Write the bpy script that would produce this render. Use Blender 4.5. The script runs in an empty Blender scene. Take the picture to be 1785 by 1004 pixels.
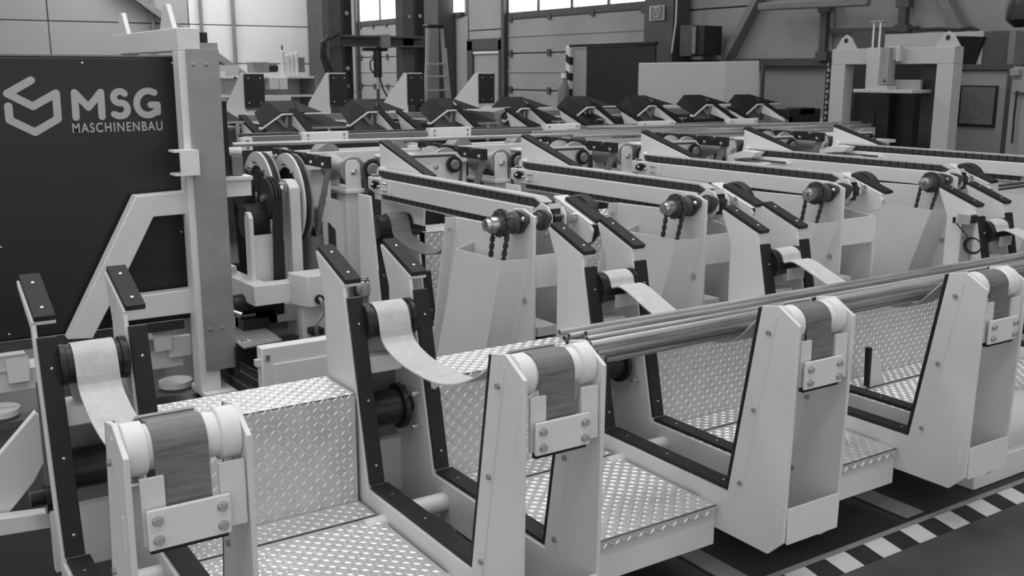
import bpy, bmesh, math, random
from mathutils import Vector, Matrix
random.seed(7)
PI = math.pi
scene = bpy.context.scene
COL = scene.collection

# ---------------------------------------------------------------- camera
FPX, PITCH, AX = 1773.0, math.atan(377/1773.0), math.radians(56.7)
CAMZ = 1.7
cam_d = bpy.data.cameras.new('camera')
cam = bpy.data.objects.new('camera', cam_d)
COL.objects.link(cam)
cam_d.sensor_width = 36.0
cam_d.lens = FPX/1785*36.0
cam_d.clip_start = 0.05
cam_d.clip_end = 200
fh = Vector((math.cos(AX), math.sin(AX), 0))
FW = Vector((fh.x*math.cos(PITCH), fh.y*math.cos(PITCH), -math.sin(PITCH)))
RT = Vector((fh.y, -fh.x, 0))
UP = RT.cross(FW)
cam.matrix_world = Matrix((( RT.x, UP.x, -FW.x, 0), (RT.y, UP.y, -FW.y, 0), (RT.z, UP.z, -FW.z, CAMZ), (0, 0, 0, 1)))
scene.camera = cam
cam_d.dof.use_dof = True
cam_d.dof.focus_distance = 3.6
cam_d.dof.aperture_fstop = 9.0

# ---------------------------------------------------------------- view, world, lights
scene.view_settings.view_transform = 'Standard'
scene.view_settings.look = 'None'
scene.view_settings.exposure = 0.25
scene.view_settings.gamma = 1.0
scene.view_settings.use_curve_mapping = False
world = bpy.data.worlds.new('world')
scene.world = world
world.use_nodes = True
bg = world.node_tree.nodes['Background']
bg.inputs[0].default_value = (1, 1, 1, 1)
bg.inputs[1].default_value = 0.85

def area(name, loc, size, power, rot=(0, 0, 0)):
    d = bpy.data.lights.new(name, 'AREA')
    d.shape = 'RECTANGLE'
    d.size, d.size_y = size
    d.energy = power
    o = bpy.data.objects.new(name, d)
    COL.objects.link(o)
    o.location = loc
    o.rotation_euler = rot
    return o
# roof light bands of the hall
area('roof_light', (2.0, 5.2, 6.6), (11, 1.6), 200)
area('roof_light', (2.0, 2.6, 6.6), (11, 1.6), 150)
area('roof_light', (2.0, 12.5, 6.6), (11, 1.6), 300)
area('roof_light', (5.5, 19.0, 6.6), (8, 1.6), 420)
area('roof_light', (7.0, 24.0, 6.6), (6, 1.6), 330)
area('roof_light', (0.0, -1.0, 6.6), (11, 1.6), 150)

def P(px, py, **k):
    """point of the photograph at a known real coordinate (X=, Y= or Z=), in metres"""
    d = FW*FPX + RT*(px-892.5) - UP*(py-502)
    (a, v), = k.items()
    i = 'XYZ'.index(a)
    o = Vector((0, 0, CAMZ))
    return o + d*((v-o[i])/d[i])

# ---------------------------------------------------------------- materials
def mat(name, g, rough=0.5, metal=0.0, noise=0.0, nscale=8.0, bump=0.0, bscale=60.0, spec=0.5, stretch=None, emit=0):
    m = bpy.data.materials.new(name)
    m.use_nodes = True
    nt = m.node_tree
    b = nt.nodes['Principled BSDF']
    b.inputs['Base Color'].default_value = (g, g, g, 1)
    b.inputs['Roughness'].default_value = rough
    b.inputs['Metallic'].default_value = metal
    b.inputs['Specular IOR Level'].default_value = spec
    if emit:
        b.inputs['Emission Color'].default_value = (1, 1, 1, 1)
        b.inputs['Emission Strength'].default_value = emit
    if noise or bump:
        tc = nt.nodes.new('ShaderNodeTexCoord')
        mp = nt.nodes.new('ShaderNodeMapping')
        nt.links.new(tc.outputs['Object'], mp.inputs[0])
        if stretch:
            mp.inputs['Scale'].default_value = stretch
    if noise:
        n = nt.nodes.new('ShaderNodeTexNoise')
        n.inputs['Scale'].default_value = nscale
        n.inputs['Detail'].default_value = 5
        nt.links.new(mp.outputs[0], n.inputs['Vector'])
        r = nt.nodes.new('ShaderNodeMapRange')
        r.inputs['From Min'].default_value = 0.3
        r.inputs['From Max'].default_value = 0.7
        r.inputs['To Min'].default_value = g*(1-noise)
        r.inputs['To Max'].default_value = g*(1+noise)
        nt.links.new(n.outputs['Fac'], r.inputs['Value'])
        nt.links.new(r.outputs[0], b.inputs['Base Color'])
    if bump:
        n2 = nt.nodes.new('ShaderNodeTexNoise')
        n2.inputs['Scale'].default_value = bscale
        nt.links.new(mp.outputs[0], n2.inputs['Vector'])
        bp = nt.nodes.new('ShaderNodeBump')
        bp.inputs['Strength'].default_value = bump
        bp.inputs['Distance'].default_value = 0.002
        nt.links.new(n2.outputs['Fac'], bp.inputs['Height'])
        nt.links.new(bp.outputs[0], b.inputs['Normal'])
    return m
M = dict(
    white=mat('light_machine_paint', 0.70, 0.42, noise=0.03, nscale=3),
    white2=mat('light_cover_paint', 0.74, 0.5, noise=0.03, nscale=3),
    farwhite=mat('dimmed_white_paint', 0.42, 0.5, noise=0.04, nscale=2),  # machine white with darker colour, offsetting the strong light at the far right
    roller=mat('pale_roller_plastic', 0.74, 0.5),
    black=mat('black_wear_plastic', 0.022, 0.55, bump=0.25, bscale=150, spec=0.25),
    blackm=mat('black_metal', 0.014, 0.35, spec=0.4),
    rubber=mat('black_rubber', 0.012, 0.6),
    dark=mat('anthracite_paint', 0.019, 0.42, noise=0.06, nscale=2, spec=0.4),
    shelfblk=mat('matt_black_sheet', 0.012, 0.7, noise=0.15, nscale=5, spec=0.12),
    darkgrey=mat('dark_grey_steel', 0.06, 0.5, noise=0.15, nscale=6),
    midgrey=mat('mid_grey_steel', 0.17, 0.5, noise=0.08, nscale=5),
    galv=mat('galvanised_steel', 0.30, 0.5, 0.25, noise=0.12, nscale=7),
    steel=mat('bright_steel', 0.55, 0.25, 0.9),
    tube=mat('rolled_steel_tube', 0.48, 0.40, 0.5, noise=0.35, nscale=9, stretch=(0.25, 3, 3)),
    tube2=mat('dark_rolled_steel_tube', 0.30, 0.40, 0.5, noise=0.4, nscale=9, stretch=(0.25, 3, 3)),
    tread=mat('aluminium_tread_plate', 0.60, 0.46, 0.4, noise=0.10, nscale=14),
    lens=mat('worn_tread_bumps', 0.78, 0.34, 0.7),
    belt=mat('woven_sling_webbing', 0.55, 0.85, noise=0.08, nscale=30, bump=0.6, bscale=420),
    belt2=mat('ribbed_grey_webbing', 0.16, 0.5, noise=0.22, nscale=90, bump=0.7, bscale=300, stretch=(0.1, 1, 1)),
    wall=mat('pale_wall_panel', 0.56, 0.7, noise=0.05, nscale=0.7),
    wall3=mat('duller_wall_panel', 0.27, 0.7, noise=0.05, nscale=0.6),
    wall2=mat('grey_wall_panel', 0.27, 0.7, noise=0.10, nscale=0.9),
    joint=mat('wall_joint', 0.10, 0.8),
    concrete=mat('concrete_floor', 0.07, 0.7, noise=0.25, nscale=4, bump=0.3, bscale=30),
    floorblk=mat('dark_floor_plate', 0.014, 0.5, noise=0.3, nscale=3),
    ceil=mat('ceiling_sheet', 0.4, 0.8),
    glass=mat('bright_window_daylight', 0.9, 0.4, emit=2.6),
    print=mat('light_grey_print', 0.42, 0.5),
    signw=mat('sign_white', 0.6, 0.5),
    signg=mat('sign_grey', 0.12, 0.5),
    paper=mat('white_paper', 0.75, 0.7),
    chainpad=mat('grey_chain_pad', 0.50, 0.45, noise=0.1, nscale=20),
    chaindark=mat('dark_chain_steel', 0.06, 0.4, 0.3),
    winglass=mat('smoked_machine_window', 0.13, 0.15),
    alu=mat('aluminium_profile', 0.5, 0.4, 0.5),
)

# ---------------------------------------------------------------- mesh builder
class MB:
    def __init__(s):
        s.v, s.f, s.m = [], [], []
        s.mi = 0
    def add(s, vs, fs):
        b = len(s.v)
        s.v += [tuple(v) for v in vs]
        for f in fs:
            s.f.append([b+i for i in f])
            s.m.append(s.mi)
        return s
    def box(s, x0, x1, y0, y1, z0, z1):
        x0, x1 = sorted((x0, x1)); y0, y1 = sorted((y0, y1)); z0, z1 = sorted((z0, z1))
        vs = [(x0,y0,z0),(x1,y0,z0),(x1,y1,z0),(x0,y1,z0),(x0,y0,z1),(x1,y0,z1),(x1,y1,z1),(x0,y1,z1)]
        return s.add(vs, [(0,3,2,1),(4,5,6,7),(0,1,5,4),(1,2,6,5),(2,3,7,6),(3,0,4,7)])
    def prism(s, poly, ax, a, b):
        """extrude polygon (pairs) along axis ax from a to b; pairs are the two other axes in order"""
        n = len(poly)
        def mk(p, t):
            return {'X': (t, p[0], p[1]), 'Y': (p[0], t, p[1]), 'Z': (p[0], p[1], t)}[ax]
        vs = [mk(p, a) for p in poly] + [mk(p, b) for p in poly]
        fs = [list(range(n))[::-1], list(range(n, 2*n))] + [(i, (i+1) % n, n+(i+1) % n, n+i) for i in range(n)]
        return s.add(vs, fs)
    def bar(s, p, q, w, h, up=(0, 0, 1)):
        p, q = Vector(p), Vector(q)
        d = (q-p).normalized()
        side = d.cross(Vector(up))
        if side.length < 1e-4:
            side = d.cross(Vector((0, 1, 0)))
        side.normalize()
        u = side.cross(d).normalized()
        vs = []
        for e in (p, q):
            for a, b in ((-1,-1),(1,-1),(1,1),(-1,1)):
                vs.append(e + side*(a*w/2) + u*(b*h/2))
        return s.add(vs, [(0,1,2,3),(7,6,5,4),(0,4,5,1),(1,5,6,2),(2,6,7,3),(3,7,4,0)])
    def lathe(s, p, d, prof, n=24, closed=False):
        """prof: list of (t along d, radius)"""
        p, d = Vector(p), Vector(d).normalized()
        a = d.orthogonal().normalized()
        b = d.cross(a)
        vs, fs = [], []
        k = len(prof)
        for t, r in prof:
            for i in range(n):
                th = 2*PI*i/n
                vs.append(p + d*t + (a*math.cos(th)+b*math.sin(th))*r)
        for j in range(k-1 if not closed else k):
            j2 = (j+1) % k
            for i in range(n):
                fs.append((j*n+i, j*n+(i+1) % n, j2*n+(i+1) % n, j2*n+i))
        if not closed:
            fs.append(list(range(n))[::-1])
            fs.append([(k-1)*n+i for i in range(n)])
        return s.add(vs, fs)
    def cyl(s, p, q, r, n=20, c=0.0):
        p, q = Vector(p), Vector(q)
        L = (q-p).length
        pr = [(0, r), (L, r)] if not c else [(0, r-c), (c, r), (L-c, r), (L, r-c)]
        return s.lathe(p, q-p, pr, n)
    def pipe(s, p, q, r, ri, n=12):
        p, q = Vector(p), Vector(q)
        L = (q-p).length
        return s.lathe(p, q-p, [(0, ri), (0, r), (L, r), (L, ri)], n, closed=True)
    def sweep(s, pts, r, n=8):
        pts = [Vector(p) for p in pts]
        vs, fs = [], []
        prev = None
        for i, p in enumerate(pts):
            d = (pts[min(i+1, len(pts)-1)]-pts[max(i-1, 0)]).normalized()
            a = d.orthogonal().normalized() if prev is None else (prev - d*prev.dot(d)).normalized()
            prev = a
            b = d.cross(a)
            for k in range(n):
                th = 2*PI*k/n
                vs.append(p+(a*math.cos(th)+b*math.sin(th))*r)
        for i in range(len(pts)-1):
            for k in range(n):
                fs.append((i*n+k, i*n+(k+1) % n, (i+1)*n+(k+1) % n, (i+1)*n+k))
        fs.append(list(range(n))[::-1]); fs.append([(len(pts)-1)*n+k for k in range(n)])
        return s.add(vs, fs)
    def ribbon(s, yz, x0, x1, t=0.004, skew=None):
        """flat belt following a path in the YZ plane"""
        n = len(yz)
        pts = [Vector((0, y, z)) for y, z in yz]
        top, bot = [], []
        for i in range(n):
            d = (pts[min(i+1, n-1)]-pts[max(i-1, 0)]).normalized()
            nn = Vector((0, -d.z, d.y))
            top.append(pts[i]+nn*t/2); bot.append(pts[i]-nn*t/2)
        vs = []
        for i in range(n):
            k = skew(pts[i].y) if skew else 0
            vs += [(x0+k, top[i].y, top[i].z), (x1+k, top[i].y, top[i].z), (x1+k, bot[i].y, bot[i].z), (x0+k, bot[i].y, bot[i].z)]
        fs = []
        for i in range(n-1):
            for k in range(4):
                fs.append((4*i+k, 4*i+(k+1) % 4, 4*i+4+(k+1) % 4, 4*i+4+k))
        fs += [(3,2,1,0), tuple(4*(n-1)+k for k in range(4))]
        return s.add(vs, fs)
    def ball(s, c, r, n=8):
        c = Vector(c)
        pr = [(-r*math.cos(PI*k/5), max(r*math.sin(PI*k/5), r*0.02)) for k in range(6)]
        return s.lathe(c, (0, 0, 1), pr, n)
    def dome(s, c, d, r, h=None, n=8):
        h = h or r*0.6
        return s.lathe(c, d, [(0, r), (h*0.6, r*0.85), (h, r*0.35)], n)
    def build(s, name, m, parent=None, bevel=0.0, smooth=True, kind=None, label=None):
        me = bpy.data.meshes.new(name)
        off = Vector((0, 0, 0))
        if parent is not None:
            q = parent
            while q is not None:
                off += q.location
                q = q.parent
        me.from_pydata([tuple(Vector(v)-off) for v in s.v], [], s.f)
        ms = m if isinstance(m, (list, tuple)) else [m]
        for k in ms:
            me.materials.append(M[k])
        if len(ms) > 1:
            for p, i in zip(me.polygons, s.m):
                p.material_index = i
        bm = bmesh.new(); bm.from_mesh(me)
        bmesh.ops.recalc_face_normals(bm, faces=bm.faces)
        bm.to_mesh(me); bm.free()
        if smooth:
            for p in me.polygons:
                p.use_smooth = True
            me.set_sharp_from_angle(angle=math.radians(35))
        o = bpy.data.objects.new(name, me)
        COL.objects.link(o)
        if parent is not None:
            o.parent = parent
        if bevel:
            b = o.modifiers.new('bevel', 'BEVEL')
            b.width = bevel; b.segments = 2; b.limit_method = 'ANGLE'; b.angle_limit = math.radians(40)
        if kind: o['kind'] = kind
        if label: o['label'] = label
        return o

def tag(o, label, cat, group=None):
    o['label'] = label; o['category'] = cat
    if group: o['group'] = group
    return o
def thing(name, label, cat, loc, group=None):
    o = bpy.data.objects.new(name, None)
    COL.objects.link(o)
    o.location = loc
    o.empty_display_size = 0.1
    return tag(o, label, cat, group)
def struct(name, b, m, parent=None, **k):
    o = b.build(name, m, parent, **k)
    if parent is None: o['kind'] = 'structure'
    return o
def catmull3(pts, n=6):
    out = []
    q = [pts[0]]+list(pts)+[pts[-1]]
    for i in range(1, len(q)-2):
        p0, p1, p2, p3 = q[i-1:i+3]
        for k in range(n):
            t = k/n
            out.append(0.5*((2*p1)+(p2-p0)*t+(2*p0-5*p1+4*p2-p3)*t*t+(3*p1-3*p2+p3-p0)*t**3))
    return out+[pts[-1]]
def dup(root, dx, label, dy=0, dz=0):
    def cp(o, par):
        c = o.copy(); COL.objects.link(c)
        if par is not None:
            c.parent = par
        for ch in o.children:
            cp(ch, c)
        return c
    r = cp(root, None)
    r.location = root.location + Vector((dx, dy, dz))
    r['label'] = label
    return r
def lerp(a, b, t): return a+(b-a)*t

# ================================================================ SETTING
XW, YB = 11.0, 26.2
struct('floor', MB().box(-14, XW+0.3, -7, YB+0.3, -0.2, 0), 'concrete')
struct('ceiling', MB().box(-14, XW+0.3, -7, YB+0.3, 7.0, 7.2), 'ceil')
# far wall: sandwich panels, each its own piece
wb = struct('wall_back', MB().box(-14, XW, YB+0.06, YB+0.3, 0, 7), 'joint')
first = None
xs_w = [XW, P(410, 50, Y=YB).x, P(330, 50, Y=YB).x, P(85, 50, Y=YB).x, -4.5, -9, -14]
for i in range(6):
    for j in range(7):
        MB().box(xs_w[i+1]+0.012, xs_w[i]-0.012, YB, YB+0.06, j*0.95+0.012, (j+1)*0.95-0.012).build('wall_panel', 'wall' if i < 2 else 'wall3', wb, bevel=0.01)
# right hand wall with its windows and door
wr = struct('wall_right', MB().box(XW+0.06, XW+0.3, -7, YB, 0, 7), 'joint')
def wpanel(y0, y1, z0, z1, m='wall2'):
    return MB().box(XW, XW+0.06, y0, y1, z0, z1).build('wall_panel', m, wr, bevel=0.008)
for (z0, z1) in ((0, 0.95), (0.96, 1.83), (1.87, 2.60), (2.62, 3.6), (3.62, 4.6), (4.62, 5.6), (5.62, 7)):
    for (y0, y1) in ((-7, -0.5), (-0.48, 5.5), (5.52, 9.1), (9.12, 12.3)):
        wpanel(y0, y1, z0, z1)
for (y0, y1) in ((16.95, 18.35), (20.2, 21.1), (23.6, 26.2)):
    for (z0, z1) in ((0, 1.2), (1.22, 2.5), (2.52, 3.6), (3.62, 7)):
        wpanel(y0+0.005, y1-0.005, z0, z1)
wpanel(12.9, 26.2, 4.7, 7)
# sectional doors with glazed band
def section_door(n, y0, y1, zg, label_z, mull):
    zs = [0, 0.68, 1.36, 2.04, zg]
    d = struct('door_%d' % n, MB().box(XW+0.03, XW+0.06, y0, y1, 0, 4.7), 'midgrey')
    for a, b in zip(zs, zs[1:]):
        mb = MB().box(XW-0.03, XW+0.03, y0+0.01, y1-0.01, a+0.012, b-0.012)
        mb.build('door_panel', 'wall2', d, bevel=0.006)
        k = 3
        MB().box(XW-0.045, XW-0.03, y0+0.01, y1-0.01, lerp(a, b, 0.48), lerp(a, b, 0.52)).build('rib', 'wall2', d)
        for t in (0.03, 0.35, 0.66, 0.97):
            yy = lerp(y0, y1, t)
            MB().box(XW-0.06, XW-0.03, yy-0.05, yy+0.05, b-0.05, b+0.06).build('hinge', 'darkgrey', d)
    MB().box(XW-0.05, XW+0.03, y0, y1, zg, zg+0.12).build('rail', 'darkgrey', d)
    for k in range(mull):
        ya, yb = lerp(y0, y1, k/mull)+0.03, lerp(y0, y1, (k+1)/mull)-0.03
        for zz in (zg+0.12, zg+1.1):
            MB().box(XW-0.01, XW+0.02, ya, yb, zz, zz+0.93).build('window_pane', 'glass', d)
        MB().box(XW-0.04, XW+0.03, yb, yb+0.06, zg+0.1, zg+2.05).build('mullion', 'darkgrey', d)
    MB().box(XW-0.04, XW+0.03, y0, y1, zg+1.05, zg+1.1).build('rail', 'darkgrey', d)
    for yy in (y0-0.1, y1+0.0):
        MB().box(XW-0.12, XW+0.02, yy, yy+0.1, 0, 4.7).build('guide_rail', 'darkgrey', d)
    return d
section_door(1, 12.75, 16.85, 2.68, 0, 4)
section_door(2, 21.2, 23.5, 2.78, 0, 2)
w = struct('window_1', MB().box(XW+0.02, XW+0.05, 18.6, 20.2, 2.9, 4.6), 'glass')
MB().box(XW-0.03, XW+0.03, 18.6, 20.2, 2.8, 2.9).build('window_frame', 'darkgrey', w)
wpanel(18.4, 20.2, 0, 2.8, 'wall2')
w = struct('window_2', MB().box(XW-0.02, XW, 24.15, 24.6, 0.5, 2.0), 'glass')
# personnel door set into the wall
d = struct('door_3', MB().box(XW-0.03, XW, 17.12, 18.1, 0, 2.04), 'wall2')
for a in ((17.05, 17.12, 0, 2.3), (18.1, 18.3, 0, 2.3), (17.05, 18.3, 2.12, 2.34)):
    MB().box(XW-0.08, XW, a[0], a[1], a[2], a[3]).build('door_frame', 'darkgrey', d)
MB().box(XW-0.06, XW-0.02, 17.12, 18.1, 2.05, 2.1).build('lintel_trim', 'signw', d)
MB().cyl((XW-0.09, 17.25, 1.0), (XW-0.09, 17.4, 1.0), 0.012).build('door_handle', 'steel', d)

# steel columns of the hall
def column(x, y, w, dp, label, top=7.0):
    t = thing('steel_column', label, 'column', (x, y, 0))
    MB().box(x-dp, x, y-w/2, y-w/2+0.04, 0, top).build('flange', 'darkgrey', t)
    MB().box(x-dp, x, y+w/2-0.04, y+w/2, 0, top).build('flange', 'darkgrey', t)
    MB().box(x-dp/2-0.02, x-dp/2+0.02, y-w/2+0.04, y+w/2-0.04, 0, top).build('web', 'darkgrey', t)
    MB().box(x-dp-0.02, x-dp, y-w/2, y+w/2, 0, top).build('cover_plate', 'darkgrey', t)
    return t
column(XW-0.06, 12.1, 0.62, 0.3, 'dark steel hall column carrying the square fire extinguisher sign')
column(XW-0.06, 19.3, 0.9, 0.35, 'dark steel hall column right of the stepladder')
column(XW-0.06, 25.3, 1.0, 0.35, 'dark steel hall column in the far corner behind the hoses')

def beamthing(name, label, cat, p, q, w, h, m='darkgrey', up=(0, 0, 1)):
    o = MB().bar(p, q, w, h, up).build(name, m, None)
    return tag(o, label, cat)
xw = XW-0.10
beamthing('wall_brace', 'dark diagonal steel brace on the wall behind the pale machine cabinet', 'brace', P(1262, 112, X=xw), P(1345, -45, X=xw), 0.10, 0.16, 'midgrey', (1, 0, 0))
beamthing('wall_brace', 'dark diagonal steel brace on the wall above the white crate', 'brace', P(1682, 60, X=xw), P(1632, -35, X=xw), 0.10, 0.16, 'midgrey', (1, 0, 0))
beamthing('wall_girt', 'dark horizontal rail on the wall right of the pale machine cabinet', 'rail', P(1255, 109, X=xw), P(1445, 108, X=xw), 0.06, 0.10)
beamthing('pipe_rail', 'dark horizontal pipe rail along the wall above the right portal', 'rail', P(1436, 55, X=xw), P(1600, 50, X=xw), 0.05, 0.06)
for a, lab in ((1437, 'dark upright pipe at the wall above the left corner of the right portal'), (1573, 'dark upright pipe at the wall above the vertical actuator')):
    t = thing('pipe_post', lab, 'post', P(a, 60, X=xw))
    z0 = 1.86 if a < 1500 else 2.15
    p = P(a, 60, X=xw-0.05)
    MB().box(p.x-0.04, p.x+0.04, p.y-0.05, p.y+0.05, z0, 4.5).build('post', 'darkgrey', t)
    MB().box(p.x-0.05, p.x+0.05, p.y-0.09, p.y+0.09, z0-0.02, z0+0.1).build('foot', 'darkgrey', t)
    MB().box(p.x-0.05, p.x+0.05, p.y-0.09, p.y+0.09, 2.45, 2.6).build('clamp', 'darkgrey', t)
t = thing('tube_lamp', 'long grey tube lamp on the wall at the top right', 'lamp', P(1325, 10, X=XW-0.4))
MB().bar(P(1324, 12, X=XW-0.4), P(1515, 3, X=XW-0.4), 0.09, 0.10).build('housing', 'midgrey', t, bevel=0.02)
MB().bar(P(1330, 8, X=XW-0.42), P(1512, 0, X=XW-0.42), 0.04, 0.05).build('tube', 'galv', t)
beamthing('wall_brace', 'grey diagonal steel brace on the far wall behind the left portal', 'brace', P(436, 140, Y=YB-0.2), P(190, -38, Y=YB-0.2), 0.15, 0.24, 'midgrey', (0, 1, 0))
for k, (a, lab) in enumerate(((408, 'thin dark pipe on the far wall left of the shelf'), (352, 'thin dark pipe on the far wall behind the left portal head'), (268, 'thin dark pipe on the far wall nearest the big left panel'))):
    p = P(a, 60, Y=YB-0.1)
    z0 = (1.35, 1.95, 2.1)[k]
    tag(MB().cyl((p.x, p.y, z0), (p.x, p.y, 7), 0.045, 10).build('wall_pipe', 'midgrey'), lab, 'pipe')

# ---------------------------------------------------------------- floor details
o = MB().box(-1.5, 9.0, 2.19, 7.3, 0.0, 0.012).build('trim_1', 'floorblk')
o['kind'] = 'structure'
hz = thing('hazard_strip', 'black and white checked hazard strip on the floor along the machine front', 'floor marking', (0.5, 2.12, 0))
x = -0.6
k = 0
while x < 7.2:
    MB().prism([(2.075, 0.0005), (2.165, 0.0005), (2.165, 0.016), (2.155, 0.016)], 'X', x, x+0.1045).build('tile', 'black' if k % 2 else 'signw', hz)
    x += 0.1045; k += 1
MB().box(-0.6, 7.2, 2.165, 2.19, 0.0005, 0.018).build('edge_rail', 'galv', hz)
tag(MB().box(3.272, 3.379, 2.215, 3.0, 0.013, 0.022).build('floor_bar', 'midgrey', bevel=0.002), 'flat grey steel bar on the dark floor under the second platform', 'bar')
tag(MB().box(2.33, 2.42, 2.215, 3.0, 0.013, 0.022).build('floor_bar', 'midgrey', bevel=0.002), 'flat grey steel bar on the dark floor at the bottom edge of the picture', 'bar')

# ================================================================ FRONT ROW: tube cradles
T = 0.012
INB, INT = (2.25, 0.335), (2.14, 0.99)
def strip_screws(mb, pts, nrm, x):
    for (y, z) in pts:
        mb.dome((x, y, z), nrm, 0.0055, 0.004, 8)

def side_plate(x, parent, row=0, tail=True):
    dy = 1.89*row
    if row == 0:
        pol = [(2.005, .25), (1.99, .955), (2.075, 1.003), (2.14, .99), (2.25, .335), (2.92, .335), (3.065, 1.0), (3.285, 1.083), (3.225, .95), (3.225, .02), (3.10, .02), (3.02, .19), (2.065, .19)]
    if row == 3:
        pol = [(2.005, .25), (1.99, .955), (2.075, 1.003), (2.14, .99), (2.25, .335), (2.92, .335), (3.065, 1.0), (3.285, 1.083), (3.278, 1.07), (3.095, .985), (2.96, .26), (3.0, .02), (2.94, .02), (2.9, .19), (2.065, .19)]
    elif row == 1:   # tall near arm of the rear row
        pol = [(3.39, .19), (3.39, 1.12), (3.47, 1.145), (3.54, 1.14), (3.64, 1.055), (4.03, 1.045), (4.2, .335), (4.81, .335), (4.935, 1.05), (5.08, 1.05), (5.08, .02), (4.9, .02), (4.85, .19)]
    elif row == 2:   # low far plate of a rear station
        pol = [(3.39, .19), (3.39, .955), (3.62, .985), (4.03, 1.03), (4.2, .335), (4.81, .335), (4.935, 1.05), (5.08, 1.05), (5.08, .02), (4.9, .02), (4.85, .19)]
    return MB().prism(pol, 'X', x, x+T).build('side_plate', 'white', parent, bevel=0.0015)

def strips(x, parent, row=0, screws=None):
    w = 0.048
    x1 = x+T+w
    dy = 1.89*row
    # flange of the plate carrying the strips
    if row == 0:
        MB().prism([(3.065, 1.0), (3.285, 1.083), (3.282, 1.092), (3.060, 1.009)], 'X', x, x1+0.004).build('top_flange', 'white', parent)
        MB().prism([(3.062, 1.0095), (3.285, 1.0935), (3.279, 1.111), (3.053, 1.026)], 'X', x+0.006, x1+0.004).build('wear_strip', 'black', parent, bevel=0.002)
    MB().prism([(2.925+dy, .35), (3.058+dy, .962), (3.070+dy, .962), (2.937+dy, .35)], 'X', x+T, x1).build('edge_flange', 'white', parent)
    MB().prism([(2.910+dy, .352), (3.043+dy, .965), (3.0575+dy, .965), (2.9245+dy, .352)], 'X', x+T*0.6, x1).build('wear_strip', 'black', parent, bevel=0.0015)
    MB().prism([(2.262+dy, .3365), (2.915+dy, .3365), (2.912+dy, .351), (2.262+dy, .351)], 'X', x+T*0.8, x1+0.012).build('wear_strip', 'black', parent, bevel=0.0015)
    yn = (0.0 if row == 0 else 1.895)
    MB().prism([(2.2515+yn, .352), (2.1455+yn, .984), (2.1575+yn, .984), (2.264+yn, .352)], 'X', x+T*0.2, x+0.022).build('wear_strip', 'black', parent, bevel=0.0015)
    if screws is not None:
        xm = x+T+w*0.5
        if row == 0:
            n = Vector((0, -0.36, 0.93))
            for t in (0.2, 0.78):
                screws.dome((xm, lerp(3.053, 3.279, t), lerp(1.026, 1.111, t)), n, 0.006, 0.003)
        for t in (0.1, 0.45, 0.86):
            screws.dome((xm, lerp(2.910, 3.043, t)+dy, lerp(.352, .965, t)), (0, -1, 0.2), 0.0055, 0.004)
        for t in (0.06, 0.45, 0.95):
            screws.dome((xm+0.004, lerp(2.85, 2.28, t)+dy, .3508), (0, 0, 1), 0.005, 0.002)

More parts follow.
